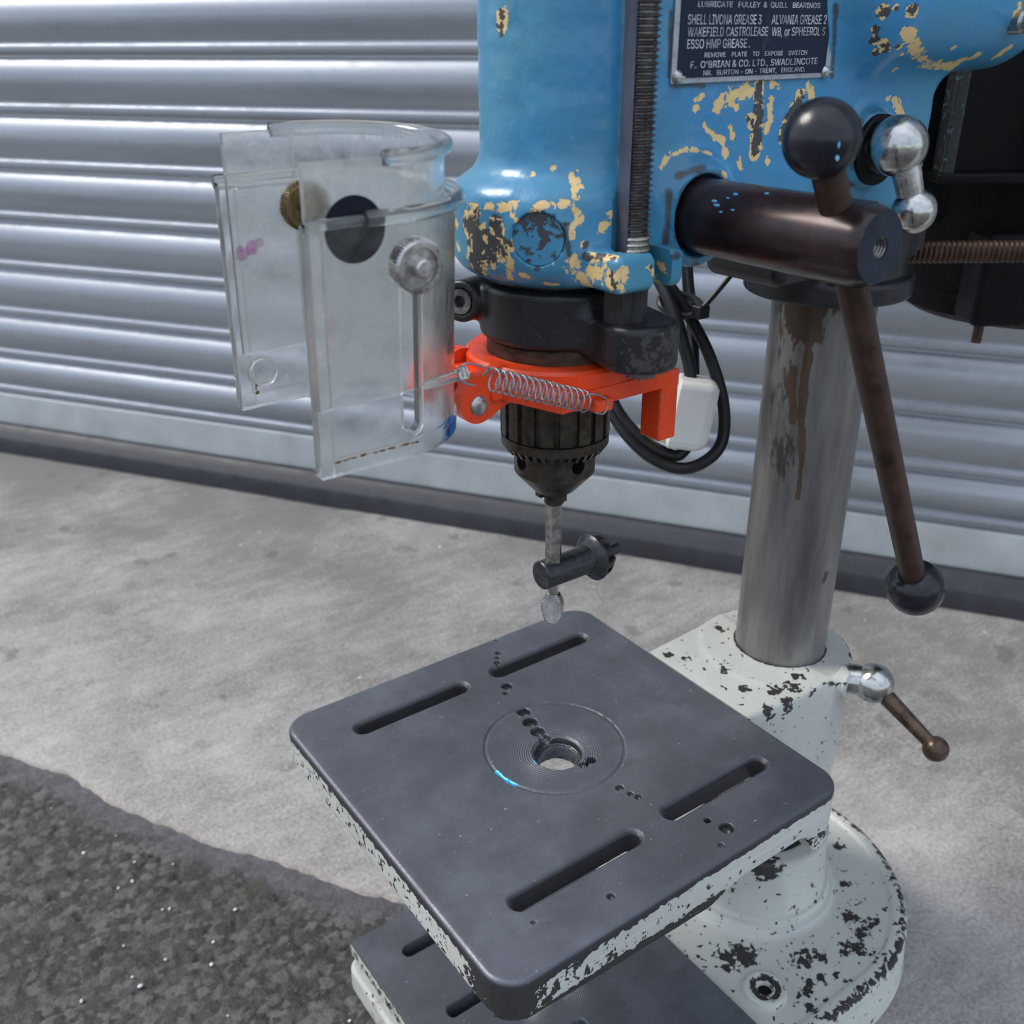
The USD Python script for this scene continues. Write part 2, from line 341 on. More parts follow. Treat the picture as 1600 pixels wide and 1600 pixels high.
def table_steel(name, hx, hy):
    """dark machined cast iron: blotches, fine pale specks, rubbed streaks and turning marks round the hole"""
    N = {"g": ("geometry", {}), "n1": ("noise_texture", {"scale": 9.0, "detail": 5.0, "roughness": .6}), "n2": ("noise_texture", {"scale": 45.0, "detail": 6.0, "roughness": .7}),
         "r": ("rgb_ramp", {"ramp": [(.28, (.052, .055, .064)), (.5, (.092, .098, .113)), (.72, (.165, .175, .205))]}),
         "ad": ("math", {"math_type": "multiply_add", "value2": .45}), "hf": ("math", {"math_type": "multiply", "value2": .55}),
         "v": ("noise_texture", {"scale": 520.0, "detail": 1.0}), "vs": ("map_range", {"range_type": "smoothstep", "from_min": .775, "from_max": .80, "to_max": .75}),
         "vd": ("noise_texture", {"scale": 330.0, "detail": 2.0}), "vds": ("map_range", {"range_type": "smoothstep", "from_min": .74, "from_max": .78, "to_max": .5}),
         "k0": ("mix_color", {"b": (.02, .02, .02)}), "k": ("mix_color", {"b": (.42, .43, .45)}),
         "mpx": ("mapping", {"rotation": (0, 0, .6), "scale": (1, 7, 1)}), "st": ("noise_texture", {"scale": 28.0, "detail": 6.0, "roughness": .7}),
         "sb": ("map_range", {"range_type": "smoothstep", "from_min": .58, "from_max": .80, "to_max": .34}), "k2": ("mix_color", {"b": (.24, .265, .32)}),
         "c": ("vector_math", {"math_type": "subtract", "vector2": (hx, hy, 0)}), "fl": ("vector_math", {"math_type": "multiply", "vector2": (1, 1, 0)}), "le": ("vector_math", {"math_type": "length"}),
         "wv": ("math", {"math_type": "sine"}), "sc": ("math", {"math_type": "multiply_add", "value2": 5200.0}), "nw": ("noise_texture", {"scale": 60.0}), "nm": ("math", {"math_type": "multiply", "value2": 14.0}),
         "win": ("map_range", {"from_min": .026, "from_max": .016, "to_min": 0.0, "to_max": 1.0, "clamp": True}), "wm": ("math", {"math_type": "multiply"}),
         "bh": ("math", {"math_type": "multiply_add", "value2": 1.1}), "nf": ("noise_texture", {"scale": 900.0, "detail": 4.0}),
         "wc": ("math", {"math_type": "multiply", "value2": .45, "use_clamp": True}), "k7": ("mix_color", {"b": (.22, .235, .27)}), "b": ("bump", {"strength": .45, "distance": .0003}),
         "a2": ("attribute", {"attribute": "bare"}), "k4": ("mix_color", {"b": (.17, .17, .21)}), "a4": ("attribute", {"attribute": "paint"}), "k5": ("mix_color", {"b": (.05, .36, .60)}),
         "nx": ("noise_texture", {"scale": 420.0, "detail": 4.0}), "a5": ("math", {"math_type": "add"}), "a6": ("map_range", {"range_type": "smoothstep", "from_min": .98, "from_max": 1.05}),
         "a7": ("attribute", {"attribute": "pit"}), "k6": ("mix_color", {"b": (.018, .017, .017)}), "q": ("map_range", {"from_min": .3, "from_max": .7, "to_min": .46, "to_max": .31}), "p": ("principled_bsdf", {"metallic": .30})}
    L = [("g.position", x + ".vector") for x in ("n1", "n2", "v", "vd", "nw", "nf", "mpx", "nx")] + [("mpx.vector", "st.vector")]
    L += [("n1.fac", "hf.value1"), ("n2.fac", "ad.value1"), ("hf.value", "ad.value3"), ("ad.value", "r.fac"), ("r.color", "k0.a"), ("vd.fac", "vds.value"), ("vds.result", "k0.fac"), ("k0.result", "k2.a"),
          ("st.fac", "sb.value"), ("sb.result", "k2.fac"), ("k2.result", "k.a"), ("v.fac", "vs.value"), ("vs.result", "k.fac"),
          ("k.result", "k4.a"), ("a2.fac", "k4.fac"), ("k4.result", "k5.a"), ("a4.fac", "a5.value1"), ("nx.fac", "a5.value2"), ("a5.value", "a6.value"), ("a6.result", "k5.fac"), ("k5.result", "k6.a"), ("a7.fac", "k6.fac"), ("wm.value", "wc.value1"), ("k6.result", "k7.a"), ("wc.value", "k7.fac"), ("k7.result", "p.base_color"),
          ("g.position", "c.vector1"), ("c.vector", "fl.vector1"), ("fl.vector", "le.vector1"), ("le.value", "sc.value1"), ("nw.fac", "nm.value1"), ("nm.value", "sc.value3"), ("sc.value", "wv.value1"),
          ("le.value", "win.value"), ("wv.value", "wm.value1"), ("win.result", "wm.value2"), ("wm.value", "bh.value1"), ("nf.fac", "bh.value3"), ("bh.value", "b.height"), ("b.normal", "p.normal"),
          ("n2.fac", "q.value"), ("q.result", "p.roughness")]
    return MAT(name, N, L)
TOPM = table_steel("machined_table_iron", .002, -.003)

def column_steel():
    N = {"g": ("geometry", {}), "mp": ("mapping", {"scale": (1, 1, .14)}), "n": ("noise_texture", {"scale": 70.0, "detail": 6.0, "roughness": .65}),
         "r": ("rgb_ramp", {"ramp": [(.3, (.145, .137, .130)), (.5, (.215, .206, .196)), (.72, (.30, .29, .278))]}),
         "mq": ("mapping", {"scale": (1, 1, .35)}), "n2": ("noise_texture", {"scale": 150.0, "detail": 7.0, "roughness": .7}), "a": ("attribute", {"attribute": "rust"}), "a1": ("attribute", {"attribute": "pit"}),
         "m": ("math", {"math_type": "multiply_add", "value2": 1.8, "value3": -.9}), "s": ("math", {"math_type": "add"}), "c": ("map_range", {"range_type": "smoothstep", "from_min": .44, "from_max": .56, "to_max": .93}),
         "s1": ("math", {"math_type": "add"}), "c1": ("map_range", {"range_type": "smoothstep", "from_min": .44, "from_max": .6, "to_max": .8}),
         "rr": ("rgb_ramp", {"ramp": [(.35, (.028, .017, .010)), (.65, (.075, .038, .014))]}), "k": ("mix_color", {}), "k1": ("mix_color", {"b": (.06, .05, .045)}),
         "q": ("map_range", {"from_min": .3, "from_max": .7, "to_min": .30, "to_max": .44}), "iv": ("math", {"math_type": "multiply_add", "value2": -.75, "value3": .82}), "p": ("principled_bsdf", {})}
    L = [("g.position", "mp.vector"), ("mp.vector", "n.vector"), ("n.fac", "r.fac"), ("g.position", "mq.vector"), ("mq.vector", "n2.vector"), ("n2.fac", "m.value1"), ("m.value", "s.value1"), ("a.fac", "s.value2"), ("s.value", "c.value"),
         ("m.value", "s1.value1"), ("a1.fac", "s1.value2"), ("s1.value", "c1.value"), ("r.color", "k1.a"), ("c1.result", "k1.fac"), ("k1.result", "k.a"), ("n2.fac", "rr.fac"), ("rr.color", "k.b"), ("c.result", "k.fac"), ("k.result", "p.base_color"),
         ("n.fac", "q.value"), ("q.result", "p.roughness"), ("c.result", "iv.value1"), ("iv.value", "p.metallic")]
    return MAT("worn_column_steel", N, L)
COLM = column_steel()

def shutter_steel(name="galvanised_shutter_steel", tint=(1, 1, 1)):
    N = {"g": ("geometry", {}), "rt": ("vector_rotate", {"rotate_type": "z_axis", "angle": -2.165}), "mp": ("mapping", {"scale": (.12, 1, 1)}), "n": ("noise_texture", {"scale": 26.0, "detail": 6.0, "roughness": .65}),
         "r": ("rgb_ramp", {"ramp": [(.3, tuple(np.array((.275, .295, .32)) * tint)), (.7, tuple(np.array((.36, .38, .41)) * tint))]}),
         "n2": ("noise_texture", {"scale": 55.0, "detail": 6.0, "roughness": .7}), "d": ("map_range", {"range_type": "smoothstep", "from_min": .54, "from_max": .75, "to_max": .42}), "k": ("mix_color", {"b": (.30, .28, .25)}),
         "q": ("map_range", {"from_min": .3, "from_max": .7, "to_min": .33, "to_max": .48}), "b": ("bump", {"strength": .35, "distance": .0010}), "n3": ("noise_texture", {"scale": 9.0, "detail": 3.0}),
         "p": ("principled_bsdf", {"metallic": .80})}
    L = [("g.position", "rt.vector"), ("rt.vector", "mp.vector"), ("mp.vector", "n.vector"), ("n.fac", "r.fac"), ("g.position", "n2.vector"), ("n2.fac", "d.value"), ("r.color", "k.a"), ("d.result", "k.fac"), ("k.result", "p.base_color"),
         ("n2.fac", "q.value"), ("q.result", "p.roughness"), ("mp.vector", "n3.vector"), ("n3.fac", "b.height"), ("b.normal", "p.normal")]
    return MAT(name, N, L)
SHUT = shutter_steel()
SEAL = simple("black_shutter_seal", (.030, .031, .036), .5, var=.3, scale=40, rvar=.1)
SEALT = simple("dusty_seal_top", (.12, .12, .135), .6, var=.3, scale=40, rvar=.1)

def concrete():
    N = {"g": ("geometry", {}), "n1": ("noise_texture", {"scale": 5.0, "detail": 7.0, "roughness": .62, "distortion": .3}), "mpd": ("mapping", {"rotation": (0, 0, .5), "scale": (1, 2.6, 1)}), "n2": ("noise_texture", {"scale": 24.0, "detail": 9.0, "roughness": .74}), "n3": ("noise_texture", {"scale": 330.0, "detail": 5.0, "roughness": .7}),
         "h": ("math", {"math_type": "multiply_add", "value2": .85, "value3": -.15}), "s": ("math", {"math_type": "multiply_add", "value2": .45}),
         "dt": ("attribute", {"attribute": "dirt"}), "ds": ("math", {"math_type": "multiply_add", "value2": -.16}), "gr": ("math", {"math_type": "multiply_add", "value2": .78, "value3": -.39}), "ga": ("math", {"math_type": "add"}), "r": ("rgb_ramp", {"ramp": [(.30, (.20, .190, .180)), (.42, (.30, .286, .272)), (.54, (.385, .369, .352)), (.68, (.50, .481, .460))]}),
         "st": ("map_range", {"range_type": "smoothstep", "from_min": .63, "from_max": .70, "to_max": .5}), "k": ("mix_color", {"b": (.10, .095, .092)}),
         "w": ("noise_texture", {"scale": 95.0, "detail": 2.0}), "ws": ("map_range", {"range_type": "smoothstep", "from_min": .74, "from_max": .77, "to_max": .7}), "k2": ("mix_color", {"b": (.60, .58, .56)}),
         "nb": ("noise_texture", {"scale": 21.0, "detail": 4.0}), "a": ("attribute", {"attribute": "sand"}), "k3": ("mix_color", {"b": (.42, .35, .27)}),
         "bs": ("math", {"math_type": "multiply_add", "value2": .5}), "b": ("bump", {"strength": 1.0, "distance": .0022}), "p": ("principled_bsdf", {"roughness": .78, "specular_ior_level": .35})}
    L = [("g.position", x + ".vector") for x in ("n1", "mpd", "n3", "w", "nb")] + [("mpd.vector", "n2.vector")]
    L += [("n1.fac", "h.value1"), ("n2.fac", "s.value1"), ("h.value", "s.value3"), ("dt.fac", "ds.value1"), ("s.value", "ds.value3"), ("n3.fac", "gr.value1"), ("gr.value", "ga.value1"), ("ds.value", "ga.value2"), ("ga.value", "r.fac"), ("r.color", "k.a"), ("nb.fac", "st.value"), ("st.result", "k.fac"), ("k.result", "k2.a"), ("w.fac", "ws.value"), ("ws.result", "k2.fac"),
          ("k2.result", "k3.a"), ("a.fac", "k3.fac"), ("k3.result", "p.base_color"), ("n3.fac", "bs.value1"), ("n2.fac", "bs.value3"), ("bs.value", "b.height"), ("b.normal", "p.normal")]
    return MAT("worn_concrete", N, L)
CONC = concrete()

def asphalt():
    N = {"g": ("geometry", {}), "a": ("attribute", {"attribute": "tone"}), "lo": ("attribute", {"attribute": "low"}), "sm": ("attribute", {"attribute": "smooth_strip"}),
         "n1": ("noise_texture", {"scale": 17.0, "detail": 6.0, "roughness": .65}), "n2": ("noise_texture", {"scale": 240.0, "detail": 5.0, "roughness": .7}),
         "t": ("math", {"math_type": "multiply_add", "value2": .62}), "t2": ("math", {"math_type": "multiply_add", "value2": .75, "value3": -.14}),
         "r": ("rgb_ramp", {"ramp": [(.25, (.020, .018, .016)), (.5, (.052, .048, .046)), (.75, (.118, .112, .111))]}),
         "ms": ("rgb_ramp", {"ramp": [(.40, (.018, .016, .014)), (.62, (.042, .037, .020))]}), "k": ("mix_color", {}),
         "w": ("noise_texture", {"scale": 260.0, "detail": 1.0}), "ws": ("map_range", {"range_type": "smoothstep", "from_min": .80, "from_max": .82, "to_max": .7}), "k2": ("mix_color", {"b": (.4, .39, .37)}),
         "k3": ("mix_color", {"b": (.11, .112, .122)}), "b": ("bump", {"strength": 1.0, "distance": .0022}), "p": ("principled_bsdf", {"roughness": .62, "specular_ior_level": .5})}
    L = [("g.position", x + ".vector") for x in ("n1", "n2", "w")]
    L += [("n2.fac", "t2.value1"), ("a.fac", "t.value1"), ("t2.value", "t.value3"), ("t.value", "r.fac"), ("r.color", "k.a"), ("n1.fac", "ms.fac"), ("ms.color", "k.b"), ("lo.fac", "k.fac"), ("k.result", "k3.a"), ("sm.fac", "k3.fac"), ("k3.result", "k2.a"),
          ("w.fac", "ws.value"), ("ws.result", "k2.fac"), ("k2.result", "p.base_color"), ("n2.fac", "b.height"), ("b.normal", "p.normal")]
    return MAT("rough_asphalt", N, L)
ASPH = asphalt()

def acrylic(name, marks=(), rough=(.05, .22), haze=(.02, .16)):
    """clear plastic gone cloudy with scratches; marks: (centre mm, radius mm, colour, strength)"""
    N = {"g": ("geometry", {}), "n": ("noise_texture", {"scale": 30.0, "detail": 6.0, "roughness": .7}), "mp": ("mapping", {"rotation": (.5, .9, .4), "scale": (1, 9, 1)}), "n2": ("noise_texture", {"scale": 60.0, "detail": 7.0, "roughness": .75}),
         "q": ("map_range", {"from_min": .35, "from_max": .7, "to_min": rough[0], "to_max": rough[1], "clamp": True}), "f": ("map_range", {"from_min": .42, "from_max": .75, "to_min": haze[0], "to_max": haze[1], "clamp": True}),
         "p": ("principled_bsdf", {"base_color": (.97, .98, .965), "transmission_weight": 1.0, "ior": 1.47, "specular_ior_level": .5}),
         "d": ("principled_bsdf", {"base_color": (.80, .81, .79), "roughness": .45}), "t": ("translucent_bsdf", {"color": (.82, .84, .82)}), "md": ("mix_closure", {"fac": .5}), "mx": ("mix_closure", {})}
    L = [("g.position", "n.vector"), ("g.position", "mp.vector"), ("mp.vector", "n2.vector"), ("n2.fac", "q.value"), ("q.result", "p.roughness"), ("n2.fac", "f.value"), ("f.result", "mx.fac"), ("d.BSDF", "md.closure1"), ("t.BSDF", "md.closure2"), ("p.BSDF", "mx.closure1"), ("md.closure", "mx.closure2")]
    out = "mx.closure"
    for i, (c, r, col, st) in enumerate(marks):
        w = W(c)
        N.update({f"v{i}": ("vector_math", {"math_type": "distance", "vector2": tuple(w.tolist())}), f"w{i}": ("noise_texture", {"scale": 260.0, "detail": 5.0, "roughness": .7}),
                  f"a{i}": ("math", {"math_type": "multiply_add", "value2": r * .0016, "value3": -r * .0008}), f"b{i}": ("math", {"math_type": "add"}),
                  f"e{i}": ("map_range", {"range_type": "smoothstep", "from_min": r * .00115, "from_max": r * .00085, "to_max": st}), f"c{i}": ("principled_bsdf", {"base_color": col, "roughness": .45}), f"m{i}": ("mix_closure", {})})
        L += [("g.position", f"v{i}.vector1"), ("g.position", f"w{i}.vector"), (f"w{i}.fac", f"a{i}.value1"), (f"a{i}.value", f"b{i}.value1"), (f"v{i}.value", f"b{i}.value2"), (f"b{i}.value", f"e{i}.value"), (f"e{i}.result", f"m{i}.fac"), (out, f"m{i}.closure1"), (f"c{i}.BSDF", f"m{i}.closure2")]
        out = f"m{i}.closure"
    return MAT(name, N, L, surface=out)

# ------------------------------------------------------------------ the setting: shutter, concrete, asphalt
NS = np.array([-.8286, -.5599, 0.0]); TS = np.array([-.5599, .8286, 0.0]); DS = -629.0     # the shutter's outward normal, its direction, its distance
def SP(out, s, z): return NS * (DS + out) + TS * s + np.array([0, 0, 1.0]) * z
def strip(profile, s0, s1, back=2.0):
    """a closed bar of constant section along the shutter; profile: (out, z) from the top down"""
    pr = [tuple(p) for p in profile] + [(profile[-1][0] - back if i == 0 else profile[0][0] - back, profile[-1][1] if i == 0 else profile[0][1]) for i in range(2)]
    k = len(pr); v = np.array([SP(o, s, z) for s in (s0, s1) for o, z in pr]); f = []
    for i in range(k):
        j = (i + 1) % k; f += [[i, k + i, k + j], [i, k + j, j]]
    cap = trimesh.creation.triangulate_polygon(Polygon(pr), engine="earcut")
    lut = {tuple(np.round(p, 4)): i for i, p in enumerate(pr)}
    for t in cap[1]:
        q = [lut[tuple(np.round(cap[0][x], 4))] for x in t]; f += [q, [x + k for x in q[::-1]]]
    m = trimesh.Trimesh(v, np.array(f), process=False); m.fix_normals(); return m
sh = thing("roller_shutter", (NS * DS + TS * 300) * (1, 1, 0) + (0, 0, ZG), "closed galvanised steel roller shutter of curved horizontal slats behind the drill", "shutter")
def lath(z0, z1):
    P = z0 - z1
    pts = [(0, 0), (.8, .03), (3.0, .07), (6.0, .14), (8.4, .22), (9.6, .30), (9.9, .38), (9.4, .47), (8.0, .56), (5.8, .65), (3.6, .715), (2.6, .75), (3.0, .785), (4.6, .81), (5.6, .84), (5.6, .90), (4.6, .945), (2.0, .965), (-1.5, .972)]
    return [(o, z0 - t * P) for o, t in pts]
GR = [-130.0, -77.5, -19.0, 44.5, 107.5, 171.3, 236.0, 301.0]
while GR[-1] < 2500: GR.append(GR[-1] + 64.5)
for a, b in zip(GR[1:], GR[:-1]):
    obj("slat", strip(lath(a, b), -2600, 3400), SHUT, sh, smooth=50)
obj("bottom_rail", strip([(2.0, -130.5), (5.5, -133), (6.0, -140), (6.0, -174), (5.0, -176.5)], -2600, 3400, 8), simple("weathered_zinc_rail", (.40, .425, .43), .45, metal=.35, var=.14, scale=18, rvar=.1), sh, smooth=50)
obj("rubber_seal", strip([(8, -177), (13, -179), (22, -192), (24, -195), (23, -206), (19, -221)], -2600, 3400, 16), SEAL, sh, smooth=40)

rng = np.random.default_rng(5)
EK = np.array([(-400, -58), (137, -66), (182, -64), (231, -68.5), (287, -68), (335, -72), (379, -73), (421, -85), (445, -91.5), (514, -93), (700, -104), (2000, -110)], float)
def edge(s): return np.interp(s, EK[:, 0], EK[:, 1]) + 4.0 * (meshkit.fbm(np.stack([s / 26, 0 * s, 0 * s + .3], -1), 4, 3) - .5) * 2 + 3.0 * (meshkit.fbm(np.stack([s / 8, 0 * s, 0 * s + .7], -1), 3, 4) - .5) * 2
def grid_sheet(ds, ss, zf):
    d, s = np.meshgrid(ds, ss, indexing="ij"); d, z = zf(d, s)
    v = NS * d[..., None] + TS * s[..., None] + np.array([0, 0, 1.0]) * z[..., None]
    n, m = d.shape; i = np.arange(n * m).reshape(n, m)
    a, b, c, e = i[:-1, :-1].ravel(), i[1:, :-1].ravel(), i[1:, 1:].ravel(), i[:-1, 1:].ravel()
    f = np.vstack([np.stack([a, b, c], 1), np.stack([a, c, e], 1)])
    m_ = trimesh.Trimesh(v.reshape(-1, 3), f, process=False)
    if m_.face_normals[:, 2].mean() < 0: m_.faces = m_.faces[:, ::-1]
    return m_, d, s
def conc_z(d0, s):
    u = (d0 - d0.min()) / (d0.max() - d0.min())                      # 0 at the shutter, 1 at the asphalt
    e = edge(s); d = -700 + u * (e + 700)
    p = np.stack([d / 90, s / 130, 0 * d], -1)
    z = ZG + 2.4 * (meshkit.fbm(p, 4, 7) - .5) + 1.1 * (meshkit.fbm(p * 6, 3, 8) - .5)
    z -= 5.5 * np.clip((d - (e - 3)) / 3, 0, 1) + 2.2 * np.clip((d - (e - 16)) / 16, 0, 1) ** 2
    return d, z
sl = np.concatenate([np.arange(-20000, -700, 400), np.arange(-700, 1400, 5.0), np.arange(1400, 20001, 400)])
cm, d, s = grid_sheet(np.concatenate([np.linspace(-700, -110, 90), np.linspace(-107, -60, 30)]), sl, conc_z)
tag(obj("concrete_apron", cm, CONC, None, smooth=True, attrs={"sand": np.clip(1 - (edge(s) - d) / 9, 0, 1).ravel() * .45, "dirt": np.clip((-120 - d) / 420, 0, 1).ravel()}), "worn pale grey concrete strip in front of the roller shutter", kind="structure")
st_p = rng.uniform((-140, -80), (230, 660), (13000, 2)); st_r = rng.uniform(2.8, 7.2, len(st_p)) * rng.choice([.8, 1.0, 1.5], len(st_p), p=[.5, .35, .15]); st_h = rng.uniform(.4, 2.6, len(st_p)); st_t = rng.uniform(0, 1, len(st_p))
from scipy.spatial import cKDTree
KD = cKDTree(st_p)
AT = {}
def asph_z(d, s):
    q = np.stack([d.ravel(), s.ravel()], 1); q = q + 1.6 * (np.stack([meshkit.fbm(np.c_[q / 5, 0 * q[:, :1]], 3, 21), meshkit.fbm(np.c_[q / 5, 0 * q[:, :1]], 3, 22)], 1) - .5) * 2
    dist, idx = KD.query(q, k=4, p=1.35)
    hh = st_h[idx] * (1 - (dist / st_r[idx]) ** 2); b = hh.argmax(1); r = np.arange(len(q)); h = np.maximum(hh[r, b], -.8)
    h = np.where(h > .7, .7 + .25 * (h - .7), h); h = h * (.6 + .9 * meshkit.fbm(np.c_[q / 40, 0 * q[:, :1]], 3, 24))
    e = edge(s.ravel()); sm = np.clip(1 - (d.ravel() - e - 3 - 15 * meshkit.fbm(np.c_[q / 22, 0 * q[:, :1]], 3, 25)) / 9, 0, 1)
    h = h * (1 - .75 * sm) + .5 * sm + 1.6 * (meshkit.fbm(np.c_[q / 14, 0 * q[:, :1]], 4, 23) - .5)
    AT["tone"] = st_t[idx][r, b] * .8 + .1; AT["low"] = np.clip(.85 - h * .75, 0, 1) * (1 - sm) * np.clip(meshkit.fbm(np.c_[q / 28, 0 * q[:, :1]], 3, 26) * 2.2 - .55, 0, 1); AT["smooth_strip"] = sm * .55
    return d, (ZG - 4.5 + h.reshape(d.shape))
am, d, s = grid_sheet(np.arange(-124, 210, 1.25), np.arange(-60, 640, 1.25), asph_z)
tag(obj("asphalt_patch", am, ASPH, None, smooth=True, attrs=dict(AT)), "rough dark asphalt with small stones at the lower left", kind="structure")
far = trimesh.creation.box((80000, 80000, 2)); far.apply_translation((0, 0, ZG - 10))
tag(obj("ground", far, ASPH, None, smooth=False, attrs={"tone": np.full(8, .5)}), "dark asphalt yard reaching away from the shutter", kind="structure")

# ------------------------------------------------------------------ the drill press
XC = 169.3
drill = thing("drill_press", (XC - 60, 0, ZG), "old bench pillar drill with chipped blue head, square slotted iron table and pale grey base", "pillar drill")
def clampf(x, a=0, b=1): return np.clip(x, a, b)
def rr2(p, lo, hi, r):
    lo, hi = np.asarray(lo, float), np.asarray(hi, float); q = np.abs(p - (lo + hi) / 2) - (hi - lo) / 2 + r
    return np.linalg.norm(np.maximum(q, 0), axis=-1) + np.minimum(q.max(-1), 0) - r
def ext(d2, z, z0, z1, r):
    q = np.stack([d2 + r, np.abs(z - (z0 + z1) / 2) - (z1 - z0) / 2 + r], -1)
    return np.linalg.norm(np.maximum(q, 0), axis=-1) + np.minimum(q.max(-1), 0) - r

# base
def base_f(P):
    x, y, z = P[..., 0], P[..., 1], P[..., 2]
    d2 = np.maximum(np.hypot(np.maximum(x - 160, 0), y) - 104.5, -74 - x) ; d2 = I(np.hypot(np.maximum(x - 160, 0), y) - 104.5, -74 - x, 12)
    fl = np.clip((-190 - z) / 28, 0, 1) * 3
    f = ext(d2 - fl, z, ZG, -180.5, 5.5)
    f = U(f, ext(d2 - 3.0 + np.clip(x + 62, 0, 40) * .25, z, ZG, -199, 3), 2)
    f = D(f, ext(d2 + 11, z, -182.3, -170, 1.2), 4)                              # shallow pan inside the rim
    pad = np.maximum(np.abs(x - 7) - 79, np.abs(y) - 104.5)
    f = U(f, ext(np.maximum(np.maximum(-74.5 - x, x - 86), np.abs(y) - 102.5), z, -190, -179.3, .8), 1.5)
    r = np.hypot(x - XC, y)
    boss = ext(r - (45.0 + np.clip((-150 - z) / 30, 0, 1) * 2.2), z, -200, -131.5, 3.5)
    boss = U(boss, ext(r - 49.2, z, -200, -173.5, 1.2), .8)
    f = U(f, boss, 0); f = U(f, ext(r - 52.6, z, -200, -179.6, 1.0), 5)
    f = D(f, s_cyl(P, (XC, 0, 0), (0, 0, 1), 33, -134, -120, 1), 3)
    for c in ((107, -68.5), (107, 68.5)):
        f = U(f, s_cyl(P, (*c, 0), (0, 0, 1), 12.3, -186, -178.6, 1.5), 1); f = D(f, s_cyl(P, (*c, 0), (0, 0, 1), 8.8, -179.6, -170, .5)); f = D(f, s_cyl(P, (*c, 0), (0, 0, 1), 4.4, -230, -170))
    for yy in (75.5, -75.5, 25, -25):
        f = D(f, s_caps(np.stack([x, y, 0 * z], -1), (-48, yy, 0), (4, yy, 0), 4.2))
    return f
def base_bare(v):
    x, y, z = v.T
    d2 = I(np.hypot(np.maximum(x - 160, 0), y) - 104.5, -74 - x, 12)
    rim = np.clip(1 - np.abs(d2 + 3.2) / 5.5, 0, 1) * np.clip(1 - np.abs(z + 182.5) / 6, 0, 1)
    ring = np.clip(1 - np.abs(np.hypot(x - 107, np.abs(y) - 68.5) - 7) / 3, 0, 1) * (z > -181)
    b = blobs((108, -40, -182, 9), (118, -43, -182, 8), (143, -66, -182, 7), (153, -70, -182, 4), (176, -79, -182, 6), (188, -76, -182, 5), (199, -73, -182, 5), (170, -78, -182, 5), (125, -83, -182, 4.5), (133, -79, -182, 4), (141, -83, -182, 4),
              (180, -88, -182, 4), (192, -62, -182, 5), (204, -58, -182, 4), (150, -88, -182, 4), (120, -92, -182, 4), (236, -20, -182, 4), (228, 6, -182, 4), (212, -44, -182, 4))(v)
    pad = (z > -180.2) & (x < 86.4) & (np.abs(y) < 103)
    left = np.clip(1 - np.abs(x + 74.5) / 2.5, 0, 1) * np.clip(1 - np.abs(z + 186) / 9, 0, 1) * .55
    inner = (np.hypot(x - XC, y) < 34) & (z > -140)
    return np.maximum.reduce([rim * .92, ring * 1.2, b * .72, pad * 2.0, left, inner * .95, blobs((140, -33, -133, 9))(v)])
def base_grime(v):
    x, y, z = v.T; r = np.hypot(x - XC, y)
    return np.maximum(np.clip(1 - np.abs(r - 51) / 3, 0, 1) * (np.abs(z + 180) < 3) * .32, np.clip((-205 - z) / 12, 0, 1) * .42 + blobs((-73, 66, -200, 12))(v) * .5)
(bv, bf), bn = net(base_f, (-104, -112, ZG - 4), (272, 112, -126), 1.5)
pad = (bv[:, 2] > -180.4) & (bv[:, 0] < 86.6) & (bv[:, 0] > -74.2) & (np.abs(bv[:, 1]) < 102.2)
pad |= (bv[:, 0] > -54) & (bv[:, 0] < 10) & (np.minimum(np.abs(np.abs(bv[:, 1]) - 75.5), np.abs(np.abs(bv[:, 1]) - 25)) < 4.4) & (bv[:, 2] > ZG + 1)
fpad = pad[bf].all(1)
def sub(v, f, n, keep):
    u, inv = np.unique(f[keep], return_inverse=True); return (v[u], inv.reshape(-1, 3)), n[u]
(mv, nn) = sub(bv, bf, bn, ~fpad); obj("base", mv, GREY, drill, normals=nn, attrs={"bare": base_bare, "grime": base_grime})
(mv, nn) = sub(bv, bf, bn, fpad); obj("machined_pad", mv, TOPM, drill, normals=nn, label="flat dark machined pad with slots on top of the base", attrs={"bare": blobs()})

# column
def col_rust(v):
    return blobs((144.6, -7.5, 200, 144.8, -8, 190, 4.2), (146.4, -11.8, 180, 146.6, -12, 148, 2.3), (147, -12.4, 148, 148.4, -15, 124, 1.6), (144.4, -6.1, 172, 145, -8, 145, 1.9), (148.4, -14.9, 124, 148.6, -15, 104, 1.2), (145, -9, 205, 145, -9, 196, 12))(v) * .95
def col_pit(v):
    return np.maximum(blobs((144.2, 1, 200, 144.6, -4, 120, 11))(v) * .46, blobs((166.5, -25.3, 53, 168, -25.5, 57, 1.6))(v))
cp = np.array([[25.6, z] for z in np.linspace(-132, 242, 190)])
cm_ = trimesh.creation.revolve(np.vstack([[0, -132], cp, [0, 242]]), sections=160); cm_.apply_translation((XC, 0, 0))
obj("column", cm_, COLM, drill, smooth=40, attrs={"rust": col_rust, "pit": col_pit})

